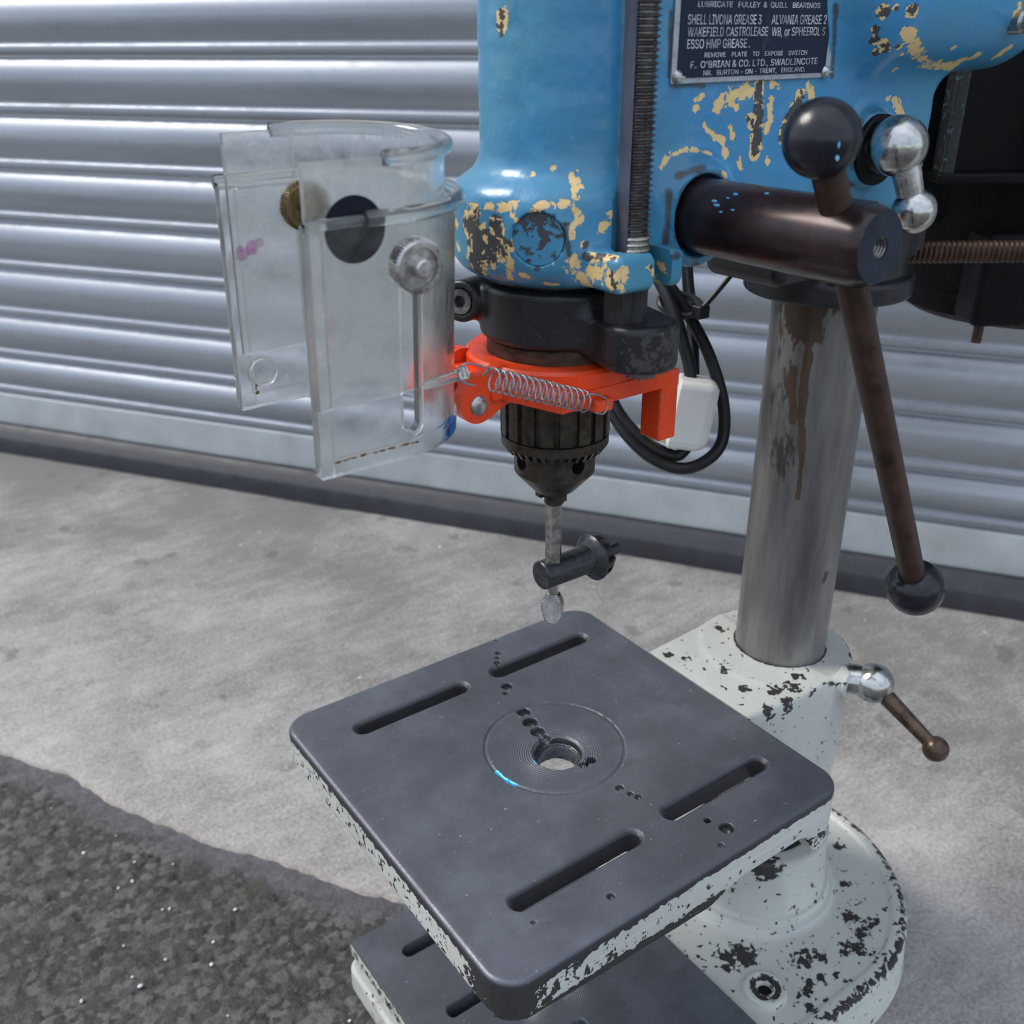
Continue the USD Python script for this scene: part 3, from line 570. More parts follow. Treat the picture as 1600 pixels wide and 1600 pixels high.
# table
DIV = [(35.1, 98.3, 1.3), (28.1, 86.8, 1.8), (25, 83, 1.6), (22.3, 79.1, 2.0), (18.6, 74, 1.9), (13.6, 57.3, 3.0), (9.5, 52.5, 1.6), (7.6, 33.5, 3.6), (5.2, 24.6, 3.9), (3.9, 16.0, 3.8), (3.4, 9.6, 3.2), (6.6, -17.4, 2.6), (10.2, -40.2, 2.0), (11.5, -46.5, 1.6), (13.2, -50.0, 1.8), (31.7, -88.4, 3.4), (22, -94.5, 1.5), (-36, -88, 1.8), (-70, -80, 1.2)]
SLOTS = [(-72, -3, 71.5), (13, 81, 71.5), (-73, -2, -68.0), (14, 81, -66.5)]
def table_f(P):
    x, y, z = P[..., 0], P[..., 1], P[..., 2]; p = P[..., :2]
    out = rr2(p, (-100, -101.5), (100, 101.5), 14)
    f = ext(out, z, -19.5, 0, 2.6)
    f = np.maximum(f, -np.maximum(rr2(p, (-92, -93), (92, 93), 6), z + 12.5))
    prof = s_prism(np.stack([x, z, y], -1), [(-100, -12), (-100, -20), (-60, -22.5), (11, -25), (42, -13.2), (60, -14), (75, -21), (80.5, -32), (86, -34.5), (97, -25), (97, -10)], -101.5, -93, 1.0)
    f = U(f, np.maximum(prof, out), .6)
    for a, b, yy in SLOTS:
        d = s_caps(np.stack([x, y, 0 * z], -1), (a + 5, yy, 0), (b - 5, yy, 0), 0)
        f = np.maximum(f, -(d - 3.9)); f = np.maximum(f, -(d - 5.9 - np.minimum(z, 0) * 1.0) * .75)
    rh = np.hypot(x - 2, y + 3)
    f = np.maximum(f, -(rh - 9.9)); f = np.maximum(f, -np.maximum(rh - 11.6 - np.clip(z + 2.2, 0, 3) * .6, -4 - z))
    f = np.maximum(f, -(np.hypot(x - 12, y + 17) - 2.6)); 
    f = np.maximum(f, -(np.hypot(np.hypot(x - 4, y - 2) - 35, z - .55) - 1.15))
    for i, (a, b, r) in enumerate(DIV):
        f = np.maximum(f, -s_caps(P, (a, b, .3), (a, b, -.35 * r), r * .98))
    f = np.maximum(f, -(np.hypot(x - 28.4, y + 80.1) - 1.7))
    return f
(tv, tf), tn = net(table_f, (-103, -105, -38), (103, 105, 3), 1.15)
edge_ = (np.abs(tv[:, 2] + 3.5) < .62) & ((np.abs(tv[:, 0]) > 95) | (np.abs(tv[:, 1]) > 96)); tv[edge_, 2] = -3.5
ftop = (tv[tf][:, :, 2].mean(1) > -3.5) | ((np.abs(tv[tf][:, :, 0].mean(1)) < 90) & (np.abs(tv[tf][:, :, 1].mean(1)) < 91) & (tv[tf][:, :, 2].mean(1) > -19))
(mv, nn) = sub(tv, tf, tn, ftop)
def top_bare(v):
    x, y, z = v.T
    lip = np.clip(1 - np.abs(z + 1.3) / 1.8, 0, 1) * ((x < -96) | (y < -97)) * .8
    return np.maximum.reduce([lip * .55, blobs((-88, -90, 0, 7), (-82, -94, 0, 5), (-35, -88, 0, 8))(v) * .28])
def top_paint(v):
    a = np.degrees(np.arctan2(v[:, 1] - 2, v[:, 0] - 4)); r = np.hypot(v[:, 0] - 4, v[:, 1] - 2)
    return np.maximum(np.clip(1 - np.abs(r - 35) / 2.6, 0, 1) * ((a < -158) | (a > 176)) * .95, blobs((-10, -2.5, 0, 2.6), (-8.5, -6, 0, 2))(v) * .8)
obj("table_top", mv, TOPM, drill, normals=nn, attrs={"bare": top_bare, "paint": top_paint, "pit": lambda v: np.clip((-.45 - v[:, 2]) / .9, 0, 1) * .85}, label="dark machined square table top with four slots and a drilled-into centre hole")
(mv, nn) = sub(tv, tf, tn, ~ftop)
def side_bare(v):
    x, y, z = v.T
    cor = np.clip(1.2 - np.hypot(x + 100, y + 101) / 24, 0, 1)
    top = np.clip(1 - (-3.0 - z) / (2.0 + 3.5 * np.clip((-20 - x) / 80, 0, 1) * (y < -90)), 0, 1)
    bot = np.clip(1 - (z + 19.5) / 1.8, 0, 1) * ((x < -90) | (x < 20)) * .9
    mid = .17 * (y < -98) + np.clip((10 - x) / 500, 0, .16) * (y < -98) + .30 * (x < -95)
    rib = np.clip(1 - np.abs(y + 101) / 4, 0, 1) * np.clip(1 - np.abs(z + 25) / 4, 0, 1) * .55
    return np.maximum.reduce([cor * 1.1, top * .95, bot, rib]) + mid
obj("table_skirt", mv, GREY, drill, normals=nn, attrs={"bare": side_bare})

def bracket_f(P):
    x, y, z = P[..., 0], P[..., 1], P[..., 2]
    f = s_cyl(P, (165, 0, 0), (0, 0, 1), 43.5, -74, -1.2, 3)
    f = U(f, s_prism(P, [(97, -38), (118, -41), (140, -43.5), (165, -43.5), (165, 43), (97, 39)], -74, -1.2, 3), 3)
    f = np.maximum(f, -((x - 101) * .2 - (z + 30) * .0 + 0))*1.0
    f = D(f, s_box(P, (60, -60, -80), (128, 60, -34), 6), 8)
    f = U(f, s_cyl(P, (172, -40, -6), (.35, -1, 0), 8.5, 0, 7, 1), 4)
    return np.maximum(f, -s_cyl(P, (XC, 0, 0), (0, 0, 1), 26.2, -100, 10))
def br_bare(v):
    x, y, z = v.T; r = np.hypot(x - 165, y)
    e = np.clip(1 - np.abs(z + 2.2) / 2.6, 0, 1) * np.clip(1 - np.minimum(np.abs(r - 43), np.abs(y + 42.5)) / 4, 0, 1) * (y < 20)
    return np.maximum.reduce([e * .62, blobs((130, -30, -1, 4), (118, -20, -1, 3), (123, 0, -1, 3.5), (140, -34, -1, 4), (150, -30, -1, 3), (112, 20, -1, 3), (108, 30, -1, 3), (150, 30, -1, 3), (128, -42, -3, 4), (116, -38, -5, 4))(v) * .85])
sdf("table_bracket", bracket_f, (98, -54, -78), (212, 50, 2), 1.3, GREY, drill, attrs={"bare": br_bare, "grime": lambda v: np.clip(1 - (np.hypot(v[:, 0] - XC, v[:, 1]) - 26) / 5, 0, 1) * .38})

lk = obj("table_lock_lever", cat(ball((184.4, -54.6, -5.1), 11.2), rod((176, -42, -5), (181, -49, -5), 8.6, 32, bev=1)), BRIGHT, drill, smooth=40, label="bright ball-ended lock lever on the table bracket")
obj("lever_rod", cat(rod((185.2, -61, -8.6), (189.3, -91.5, -25.6), 4.9, 24, 3.7), ball((189.7, -94.2, -27.2), 7.0)), simple("rust_streaked_lever", (.095, .064, .046), .34, metal=.75, var=.6, scale=130, rvar=.12), lk)

# head casting
def head_f(P):
    x, y, z = P[..., 0], P[..., 1], P[..., 2]
    f = s_cyl(P, (0, 0, 0), (0, 0, 1), 29.6, 240, 425, 2)
    body = s_box(P, (-8, -33.5, 245), (188.5, 33.5, 425), 9)
    f = U(f, body, 7)
    flare = s_cyl(P, (0, 1, 0), (0, 0, 1), 40.3, 240.5, 274, 7.5)
    f = U(f, flare, 11); f = f + .5 * (meshkit.noise(P / 9.0, 5) - .5) + .22 * (meshkit.noise(P / 4.0, 6) - .5)
    f = U(f, s_cyl(P, (38.3, 0, 260), (0, -1, 0), 19.3, 20, 39.5, 3), 9)                  # hub boss
    f = U(f, s_cyl(P, (139, 0, 277), (0, -1, 0), 15.5, 20, 39.0, 3), 7)                   # lock lever boss
    f = U(f, s_caps(P, (136, -27, 336), (216, -27, 336), 30.5), 12)                       # barrel
    f = U(f, s_sphere(P, (184, -28, 250), 8.5), 5)
    lug = s_box(P, (-17, -56, 240.2), (14.5, -26, 253.5), 3.2); f = U(f, lug, 5)
    nrm = np.array((-.74, -.673, 0.0))
    f = U(f, s_cyl(P, nrm * 30 + (0, 0, 257), nrm, 10.6, -5, 9.2, 2), 6)                  # plug boss
    f = D(f, s_cyl(P, nrm * 30 + (0, 0, 257), nrm, 9.3, 8.2, 20, .3))
    f = np.maximum(f, -np.maximum(np.abs(x - 3.6) - 4.3, np.maximum(y + 36, z - 262)))    # slot for the depth rod
    f = np.maximum(f, -s_cyl(P, (-1.5, -45, 0), (0, 0, 1), 7.4, 200, 420))
    f = D(f, s_cyl(P, (38.3, 0, 260), (0, -1, 0), 14.9, 30, 60, .3), 1)
    return f
HEAD_W = {
    "primer": blobs((-38.9,11.2,258.2,1.7),(-38.9,10.8,250.0,1.9),(-39.6,0.6,266.0,-37.5,-10.6,267.1,1.2),(-37.2,-12.2,266.6,-33.4,-20.5,267.9,1.4),(-35.0,-18.9,266.1,-35.1,-21.3,263.2,0.9),(-30.5,-23.3,262.3,-29.9,-26.9,267.3,1.3),(-29.8,-26.8,267.7,-21.5,-31.2,268.9,1.5),(-15.0,-28.5,277.3,-16.3,-31.7,272.4,1.8),(-16.3,-31.7,272.4,-19.1,-34.8,263.4,1.8),(-20.4,-34.7,262.4,-21.1,-35.0,257.1,1.1),(-9.1,-38.9,261.4,1.8),(-10.4,-38.5,259.3,1.3),(-6.9,-39.2,264.9,1.1),(-19.8,-34.5,248.6,-16.9,-38.3,242.6,2.7),(-17.0,-41.7,247.7,-15.5,-55.4,245.5,2.9),(-14.7,-55.9,248.7,1.7),(-37.2,-16.3,256.1,-35.7,-17.6,248.3,1.8),(-35.5,-18.5,248.4,-33.2,-16.0,242.7,1.6),(-31.3,-21.3,243.8,1.6),(-25.2,-24.7,240.8,-21.4,-27.5,240.3,0.9),(-0.8,-55.9,246.9,7.9,-47.4,240.9,1.6),(-20.2,-23.2,279.9,0.9),(-25.8,-18.5,277.8,0.9),(36.6,-33.5,297.5,1.2),(35.6,-33.5,300.3,40.4,-33.5,301.2,0.7),(46.8,-33.5,297.1,52.1,-33.5,299.7,2.1),(53.7,-33.5,300.7,63.0,-33.5,302.6,2.4),(57.5,-33.5,297.3,1.4),(41.4,-33.5,291.4,44.4,-33.5,289.0,0.7),(45.2,-33.5,287.9,52.3,-33.5,284.8,1.2),(52.3,-33.5,284.8,53.6,-33.7,280.6,1.4),(55.8,-33.5,289.5,57.3,-33.5,286.1,1.0),(66.2,-33.5,290.1,68.7,-33.5,292.3,1.0),(76.8,-33.5,298.1,77.2,-33.5,290.8,1.5),(77.2,-33.5,290.8,75.9,-33.5,287.3,1.2),(61.9,-33.5,277.7,63.3,-33.5,274.8,1.2),(79.6,-33.5,303.2,75.8,-33.5,304.4,1.2),(97.1,-33.5,302.7,100.9,-33.5,299.0,1.5),(78.3,-33.5,276.6,1.5),(20.0,-34.4,278.0,22.8,-33.8,280.9,1.2),(24.4,-33.7,282.1,33.3,-34.3,283.3,0.7),(34.9,-34.3,283.4,44.1,-35.2,281.3,0.7),(47.1,-39.7,274.7,48.9,-39.7,272.8,0.7),(7.9,-48.5,247.5,7.9,-52.7,245.2,1.1),(127.7,-53.2,322.7,138.5,-49.9,315.9,2.2),(138.5,-49.9,315.9,155.4,-44.3,310.9,2.0),(157.1,-43.3,310.1,182.3,-40.6,308.1,2.1),(179.7,-42.1,309.2,190.0,-46.7,312.8,1.9),(206.0,-44.8,311.2,207.2,-49.1,315.0,1.7),(142.1,-40.6,308.0,1.3),(166.0,-49.6,315.5,1.1),(155.6,-33.5,294.6,160.5,-33.5,289.8,1.9),(148.1,-33.7,296.9,155.2,-33.6,295.9,0.8),(180.1,-33.5,266.3,2.3),(178.1,-33.5,262.9,1.7),(183.4,-34.3,257.0,2.3),(182.1,-36.0,253.1,1.8),(134.8,-47.7,313.6,1.0),(-29.4,-3.7,302.5,0.4),(195.7,-56.8,329.6,2.1)),
    "bare": blobs((-29.1,-5.6,327.4,1.9),(-29.2,-5.0,324.5,1.7),(-29.1,-5.3,321.6,0.6),(-40.2,-0.0,259.8,-38.7,-10.0,250.8,3.7),(-40.1,-2.5,252.1,-38.8,-2.8,245.8,3.3),(-38.8,-8.0,248.3,2.1),(-39.7,-3.7,264.3,1.8),(-37.8,-12.9,261.3,-37.0,-15.6,251.5,2.3),(-35.9,-20.0,254.7,1.6),(-16.5,-36.6,255.2,1.1),(69.2,-33.5,303.5,70.0,-33.5,293.4,1.9),(70.0,-33.5,293.4,70.4,-33.5,280.7,2.4),(93.2,-33.5,299.3,88.9,-33.5,291.4,2.0),(87.3,-33.5,290.3,85.2,-33.5,284.5,1.8),(65.1,-33.5,292.5,1.2),(116.5,-49.3,328.7,1.9),(126.3,-55.0,328.8,1.9),(116.8,-46.7,322.8,1.2),(118.8,-45.6,319.0,1.5),(123.1,-47.2,317.2,1.7),(125.4,-46.8,315.3,1.3),(129.2,-49.4,316.5,1.0),(123.0,-44.3,314.5,1.3),(120.0,-52.2,329.9,1.0),(-17.3,-38.3,251.6,-15.3,-51.4,253.0,1.1),(-17.0,-52.0,247.3,-16.9,-53.7,244.3,1.1),(-3.0,-56.0,248.8,0.9),(-29.4,-24.5,263.0,-30.9,-22.8,250.8,0.9),(-22.6,-34.0,262.5,0.7)),
    "grime": lambda v: np.maximum.reduce([GRB(v), np.clip(1 - np.abs(np.hypot(v[:, 0] - 38.3, v[:, 2] - 260) - 15.5) / 4.5, 0, 1) * (v[:, 1] < -34) * .62, np.clip(1 - np.abs(np.hypot(v[:, 0] - 139, v[:, 2] - 277) - 15.5) / 4, 0, 1) * (v[:, 1] < -34) * .5, np.clip(1 - (v[:, 2] - 240) / 4, 0, 1) * .35])}
GRB = blobs((-30.5,-23.3,259.7,-29.9,-27.1,246.9,1.1),(-23.7,-33.5,262.6,-21.4,-34.5,251.5,1.1),(25.3,-38.4,275.1,36.8,-39.6,277.3,1.4),(20.4,-39.0,270.0,19.6,-39.8,252.1,1.6),(9.0,-55.8,251.2,39.0,-37.9,241.1,1.4),(128.3,-37.3,288.5,126.2,-38.7,271.2,1.8),(22.7,-33.5,308.1,21.6,-33.5,328.1,1.1),(23.5,-33.5,305.4,40.0,-33.5,304.9,1.1),(111.0,-33.7,305.7,104.3,-36.4,330.6,1.0),(129.8,-35.8,263.0,119.1,-33.5,267.4,1.6))
HEAD_W["primer"] = (lambda pf, bf_: lambda v: np.maximum(pf(v), np.where(bf_(v) > .12, np.minimum(bf_(v) + .10, 1.1), 0)))(HEAD_W["primer"], HEAD_W["bare"])
sdf("head_casting", head_f, (-48, -64, 236), (252, 46, 402), 1.35, BLUE, drill, attrs=dict(HEAD_W), label="chipped blue painted head casting with cream primer showing")
pn = np.array((-.74, -.673, 0.0))
pl = obj("bearing_plug", lathe([(0, 0), (8.4, 0), (9.1, .6), (9.1, 1.6), (0, 1.6)], pn * 38.0 + (0, 0, 257), pn, 48), BLUE, drill, attrs={"bare": lambda v: np.where(v[:, 2] > 257.5, .75, .30)}, label="round plug half bared of its blue paint")
obj("stud", cat(rod((199, -50, 325), (199, -59.5, 325), 4.6, 32, bev=1), rod((199, -58, 325), (199, -70, 325), 3.2, 24, bev=.6)), SHANK, drill)

# nameplate with its printed text
npl = obj("nameplate", rbox((22.6, -34.6, 305.6), (108, -33.2, 392), .4), ALU, drill, label="navy lubrication nameplate with silver lettering")
NAVYW = worn("stained_navy_enamel", (.005, .010, .024), (.007, .012, .026), (.3, .3, .3), (.12, .12, .13), rough=.36, spec=.25, specks=.79, speck_scale=500.0, dirt=(.060, .052, .046))
ep = trimesh.creation.box((79.4, .65, 80.5)).subdivide_to_size(2.4); ep.apply_translation((64.9, -34.63, 347.75))
obj("enamel_panel", ep, NAVYW, npl, smooth=30, attrs={"grime": lambda v: np.clip(1 - np.abs(v[:, 0] - 69.0 - (v[:, 2] - 320) * .05) / 4.2, 0, 1) * .55, "bare": lambda v: .16 + 0 * v[:, 0]})
def text(s, x0, x1, z, h, nrm_y=-35.0):
    m = meshkit.text_mesh(s, 1.0, .12); b = m.bounds
    v = m.vertices.copy(); w = np.empty_like(v)
    w[:, 0] = x0 + (v[:, 0] - b[0, 0]) / (b[1, 0] - b[0, 0]) * (x1 - x0); w[:, 2] = z + v[:, 1] * h; w[:, 1] = nrm_y - v[:, 2] + .02
    m.vertices = w; m.fix_normals(); return m
for s, x0, x1, z, h in [("LUBRICATE   PULLEY  &  QUILL   BEARINGS", 32.8, 97.1, 330.0, 1.75),
                        ("SHELL LIVONA GREASE 3", 28.4, 65.4, 324.55, 3.1), ("ALVANIA GREASE 2", 71.0, 101.8, 324.55, 3.1),
                        ("WAKEFIELD CASTROLEASE", 28.7, 69.4, 320.75, 2.9), ("WB, or SPHEEROL S", 71.6, 101.8, 320.65, 2.9),
                        ("ESSO HMP GREASE .", 28.8, 60.5, 316.95, 2.9), ("REMOVE    PLATE    TO    EXPOSE    SWITCH", 37.7, 92.6, 314.05, 1.5),
                        ("F.  O'BRIAN & CO. LTD., SWADLINCOTE", 31.1, 99.3, 310.65, 2.2)]:
    obj("lettering", text(s, x0, x1, z, h), LETTER, npl, smooth=False)
obj("lettering", text("NR.   BURTON - ON - TRENT,   ENGLAND.", 37.6, 92.6, 308.15, 1.6), LETTER, npl, smooth=False)
for x, z in ((25.2, 307.9), (105.2, 307.7)):
    obj("screw", cat(place(trimesh.creation.revolve(np.array([(0, 0), (2.3, 0), (2.3, .5), (1.5, 1.5), (0, 1.9)]), sections=24), (x, -34.6, z), (0, -1, 0)), rbox((x - 2.2, -36.7, z - .3), (x + 2.2, -36.3, z + .3), .1)), PEWTER, npl)

# depth rod with its flat, quill collar, neck, chuck
RX, RY = -1.5, -45.0
th = thread((RX, RY, 240), (RX, RY, 402), 6.3, 2.0, 1.45, 40)
cut = m3.Manifold.cube((20, 20, 400), True).rotate((0, 0, 0))
fl_n = np.array((-.955, .297)); ang = math.degrees(math.atan2(fl_n[1], fl_n[0]))
flat_cut = m3.Manifold.cube((10, 30, 200)).translate((0, -15, 230)).rotate((0, 0, ang)).translate((RX + fl_n[0] * 4.2, RY + fl_n[1] * 4.2, 0))
thm = mani(th) - flat_cut
rodp = obj("depth_rod", tm(thm), DARKTH, drill, smooth=35, label="black threaded depth rod with a milled flat")
c_, s_ = fl_n / np.linalg.norm(fl_n)
R2 = np.array([[c_, s_, 0], [-s_, c_, 0], [0, 0, 1.0]]); fb = trimesh.creation.box((.16, 9.3, 160)); fb.vertices = fb.vertices @ R2 + (RX + fl_n[0] * 4.2, RY + fl_n[1] * 4.2, 321)
obj("milled_flat", fb, FLATM, rodp, smooth=False)
obj("rod_shank", cat(rod((RX + 1.5, RY, 226), (RX + 1.5, RY, 242), 5.2, 32), rbox((RX - 7.5, RY - 4, 225), (RX - 2.2, RY + 6, 241), .6)), BLACKP, rodp)
obj("scraped_thread", tm(mani(thread((RX, RY, 252.2), (RX, RY, 258.2), 6.4, 2.0, .75, 40)) - flat_cut), simple("scraped_thread_steel", (.42, .40, .34), .33, metal=.9, var=.4, scale=500), rodp)

EAR = np.array((-28.5, 19.5))
def collar_f(P):
    x, y, z = P[..., 0], P[..., 1], P[..., 2]
    r = np.hypot(x, y)
    f = ext(r - 30.8, z, 213.5, 235.5, 2.5)
    f = U(f, ext(r - 27, z, 230, 239, 1), 2)
    d2 = s_caps(np.stack([x, y, 0 * z], -1), (10, -14, 0), (3.5, -45.5, 0), 14.5)
    f = U(f, ext(d2, z, 209.5, 227.5, 3.0), 7)
    f = U(f, s_cyl(P, (EAR[0] - 2, EAR[1] - 2, 227.5), (-.88, -.47, .08), 8.2, -8, 7.2, 1.5), 4)
    f = D(f, s_cyl(P, (EAR[0] - 2, EAR[1] - 2, 227.5), (-.88, -.47, .08), 5.3, 5.5, 20, .3), .6)
    return np.maximum(f, -s_cyl(P, (0, 0, 0), (0, 0, 1), 23, 200, 250))
def collar_bare(v):
    return np.maximum.reduce([blobs((8, -59, 219, 8), (-3, -58.5, 216, 7))(v) * .62, np.clip(1 - np.abs(v[:, 2] - 211) / 2, 0, 1) * (v[:, 1] < -38) * .5, .22 * (v[:, 1] < -18)])
sdf("quill_collar", collar_f, (-50, -66, 206), (36, 40, 242), .9, BLACKP, drill, attrs={"bare": collar_bare}, label="black clamp collar on the quill with a lobe holding the depth rod")
ea = np.array((-.88, -.47, .08)); ea /= np.linalg.norm(ea); e0 = np.array((EAR[0] - 2, EAR[1] - 2, 227.5))
hexm = m3.CrossSection([[(2.7 * math.cos(a), 2.7 * math.sin(a)) for a in np.arange(6) * PI / 3]])
cap = (m3.CrossSection.circle(4.9, 32) - hexm).extrude(4)
obj("cap_screw", place(tm(cap), e0 + ea * 3.4, ea), DARKTH, drill, smooth=25)
obj("collar_bolt_head", place(tm(m3.CrossSection([[(6.4 * math.cos(a), 6.4 * math.sin(a)) for a in np.arange(6) * PI / 3 + .3]]).extrude(4.5)), (5.5, -45, 205.5)), DARKTH, drill, smooth=25)
obj("spindle_neck", lathe([(0, 204), (27.6, 204), (28.2, 206), (28.2, 212.5), (27, 214), (0, 214)], n=96), NECKM, drill)

def polar(fr, zs, n=720):
    """closed solid whose outline at height z is r = fr(angle, z)"""
    a = np.arange(n) * 2 * PI / n; rings = [np.stack([fr(a, z) * np.cos(a), fr(a, z) * np.sin(a), np.full(n, zz)], 1) for z, zz in zs]
    v = np.vstack(rings + [[[0, 0, zs[0][1]]], [[0, 0, zs[-1][1]]]]); K = len(zs); i = np.arange(n); j = (i + 1) % n; f = []
    for k in range(K - 1):
        f += [np.stack([k * n + i, k * n + j, (k + 1) * n + j], 1), np.stack([k * n + i, (k + 1) * n + j, (k + 1) * n + i], 1)]
    f += [np.stack([np.full(n, K * n), j, i], 1), np.stack([np.full(n, K * n + 1), (K - 1) * n + i, (K - 1) * n + j], 1)]
    return trimesh.Trimesh(v, np.vstack(f), process=False)
ck = obj("chuck", polar(lambda a, z: np.where((np.abs(((a / (2 * PI) * 18 + .3) % 1) - .5) > .345) & (z[1] > 0), z[0] - 1.5, z[0]), [((21.6, 0), 170.6), ((22.9, 0), 171.6), ((23.1, 1), 171.62), ((23.1, 1), 198), ((23.1, 0), 198.1), ((22, 0), 203)], 1080), CHUCKM, drill, smooth=25, label="dark keyed drill chuck with a fluted sleeve")
obj("toothed_ring", polar(lambda a, z: np.where((((a / (2 * PI) * 38) % 1) > .45) & (z[1] > 0), z[0] - 2.6, z[0]), [((15, 0), 163.2), ((20.6, 1), 163.3), ((22.8, 1), 166.6), ((22.9, 0), 166.7), ((22.9, 0), 170.8), ((21, 0), 171)], 1020), CHUCKM, ck, smooth=25)
lb = mani(trimesh.creation.revolve(np.array([(0, 143.6), (8.6, 143.6), (9.2, 144.0), (16.9, 152.4), (17.4, 153.2), (17.4, 166), (0, 166)]), sections=128))
va = math.atan2(CP[1] - 0, CP[0] - 0)
for k in (-.95, .62, .62 + 2.1, -.95 - 2.1):
    d = np.array((math.cos(va + k), math.sin(va + k), 0)); lb = lb - mani(rod(d * 9, d * 25 , 3.3, 32)).translate((0, 0, 159.6))
obj("chuck_body", tm(lb), CHUCKM, ck, smooth=25)
for k in range(3):
    d = np.array((math.cos(va + .55 + k * 2.094), math.sin(va + .55 + k * 2.094))) 
    obj("jaw", rbox((d[0] * 5.6 - 2.0, d[1] * 5.6 - 2.0, 139.8), (d[0] * 5.6 + 2.0, d[1] * 5.6 + 2.0, 146), .5), CHUCKM, ck)
obj("chuck_nose", lathe([(0, 136.6), (4.0, 136.6), (4.4, 137.2), (4.4, 143.8), (0, 143.8)], n=32), CHUCKM, ck)

# feed hub and lever
HX, HZ = 38.3, 260.0
hubm = mani(lathe([(0, 34), (13.4, 34), (13.6, 36), (13.7, 112.5), (11.6, 117.2), (11.2, 117.5), (0, 117.5)], (HX, 0, HZ), (0, -1, 0), 96)) - mani(rod((HX, -100, HZ), (HX, -125, HZ), 3.3, 32))
hb = obj("feed_hub", tm(hubm), BROWN, drill, smooth=35, label="browned steel feed hub with a threaded hole in its end")
obj("hub_end_face", place(tm((m3.CrossSection.circle(11.3, 64) - m3.CrossSection.circle(3.5, 32)).extrude(.25)), (HX, -117.42, HZ), (0, -1, 0)), HUBEND, hb)
obj("threaded_hole", tm(mani(rod((HX, -101, HZ), (HX, -117.3, HZ), 3.6, 32)) - mani(thread((HX, -100.5, HZ), (HX, -118, HZ), 3.35, 1.1, .5, 28))), DARKTH, hb)
LU, LL = np.array((21.2, -103.0, 292.6)), np.array((122.8, -103.0, 100.2)); ld = (LL - LU) / np.linalg.norm(LL - LU)
lv = obj("feed_lever", rod(LU + ld * 6, LL - ld * 5, 5.35, 32), RODB, drill, label="brown feed lever rod passing through the hub")
obj("knob", ball(LU, 11.9, 4), BAKELITE, lv, smooth=True, label="upper round black knob of the feed lever")
obj("knob", lathe([(0, -13.0), (4, -12.5), (8.2, -10), (11.0, -6.2), (12.4, -1.5), (12.5, 1.5), (11.8, 5), (9.6, 8.2), (7.0, 9.6), (5.4, 9.8), (5.2, 8), (0, 8)], LL, -ld, 64), BAKELITE, lv, smooth=50, label="lower flattened black knob of the feed lever")
obj("paint_fleck", cat(*[place(trimesh.creation.icosphere(1, 1), (0, 0, 0))  for _ in range(1)]).apply_transform(np.diag([.55, .35, 1.3, 1])).apply_translation(LU + np.array((-.42, -.90, -.05)) * 11.7), simple("blue_paint_fleck", (.10, .42, .70), .4), lv)
obj("paint_fleck", cat(trimesh.creation.icosphere(1, 1)).apply_transform(np.diag([.9, .4, 1.2, 1])).apply_translation(LU + np.array((-.36, -.86, -.36)) * 11.7), simple("blue_paint_fleck_pale", (.16, .48, .75), .4), lv)
fl = []
for a_, t_, r_ in [(2.2, 62, .8), (2.35, 60, .55), (2.6, 57, 1.0), (2.5, 55, .9), (2.65, 65, .6), (2.0, 74, .7), (2.75, 60, .6)]:
    d_ = np.array((math.cos(a_), 0, math.sin(a_))); q_ = trimesh.creation.icosphere(1, 1); q_.apply_transform(np.diag([r_, r_ * 1.5, r_ * .6, 1])); q_.vertices = q_.vertices + d_ * 13.5 + (HX, -t_, HZ); fl.append(q_)
obj("paint_flecks", cat(*fl), simple("blue_paint_spatter", (.10, .40, .66), .4), hb, kind="stuff")

# silver quill lock lever
sl_ = obj("quill_lock_lever", cat(ball((136.8, -50.5, 279.5), 12.1, 4), rod((139, -38, 277), (138, -45, 278), 10.0, 40, bev=.8)), BRIGHT, drill, smooth=40, label="bright two-ball lock lever on the side of the head")
obj("lever_neck", rod((137.5, -54, 275), (142.6, -58.0, 256), 6.2, 32, 5.2), PEWTER, sl_)
obj("lever_ball", ball((143.4, -58.5, 254), 9.3, 3), BRIGHT, sl_, smooth=True)
obj("washer", lathe([(0, 38.4), (14.2, 38.4), (14.2, 40.6), (13.4, 41.2), (0, 41.2)], (139, 0, 277), (0, -1, 0), 64), HOLE, sl_)

# column clamp under the head
def cc_f(P):
    x, y, z = P[..., 0], P[..., 1], P[..., 2]
    r = np.hypot(x - XC, y)
    f = ext(r - 40.5, z, 206.5, 217.5, 2.5)
    f = U(f, ext(r - 36.0, z, 210, 247, 2), 2)
    f = U(f, s_box(P, (105, -24, 219), (170, 24, 250), 6), 6)
    f = U(f, s_box(P, (160, -32, 226), (200, 20, 252), 5), 6)
    f = np.maximum(f, -np.maximum(np.abs((x - XC) * .55 + y * .83 + 0) - 1.0, np.maximum(-(x - XC) * -.83 - 0, 0) * 0 + (x - 150)))
    return np.maximum(f, -s_cyl(P, (XC, 0, 0), (0, 0, 1), 25.9, 190, 260))
sdf("column_clamp", cc_f, (100, -46, 203), (214, 46, 254), 1.2, BLACKP, drill, attrs={"bare": lambda v: .12 * np.ones(len(v))}, label="black split clamp holding the head on the column")

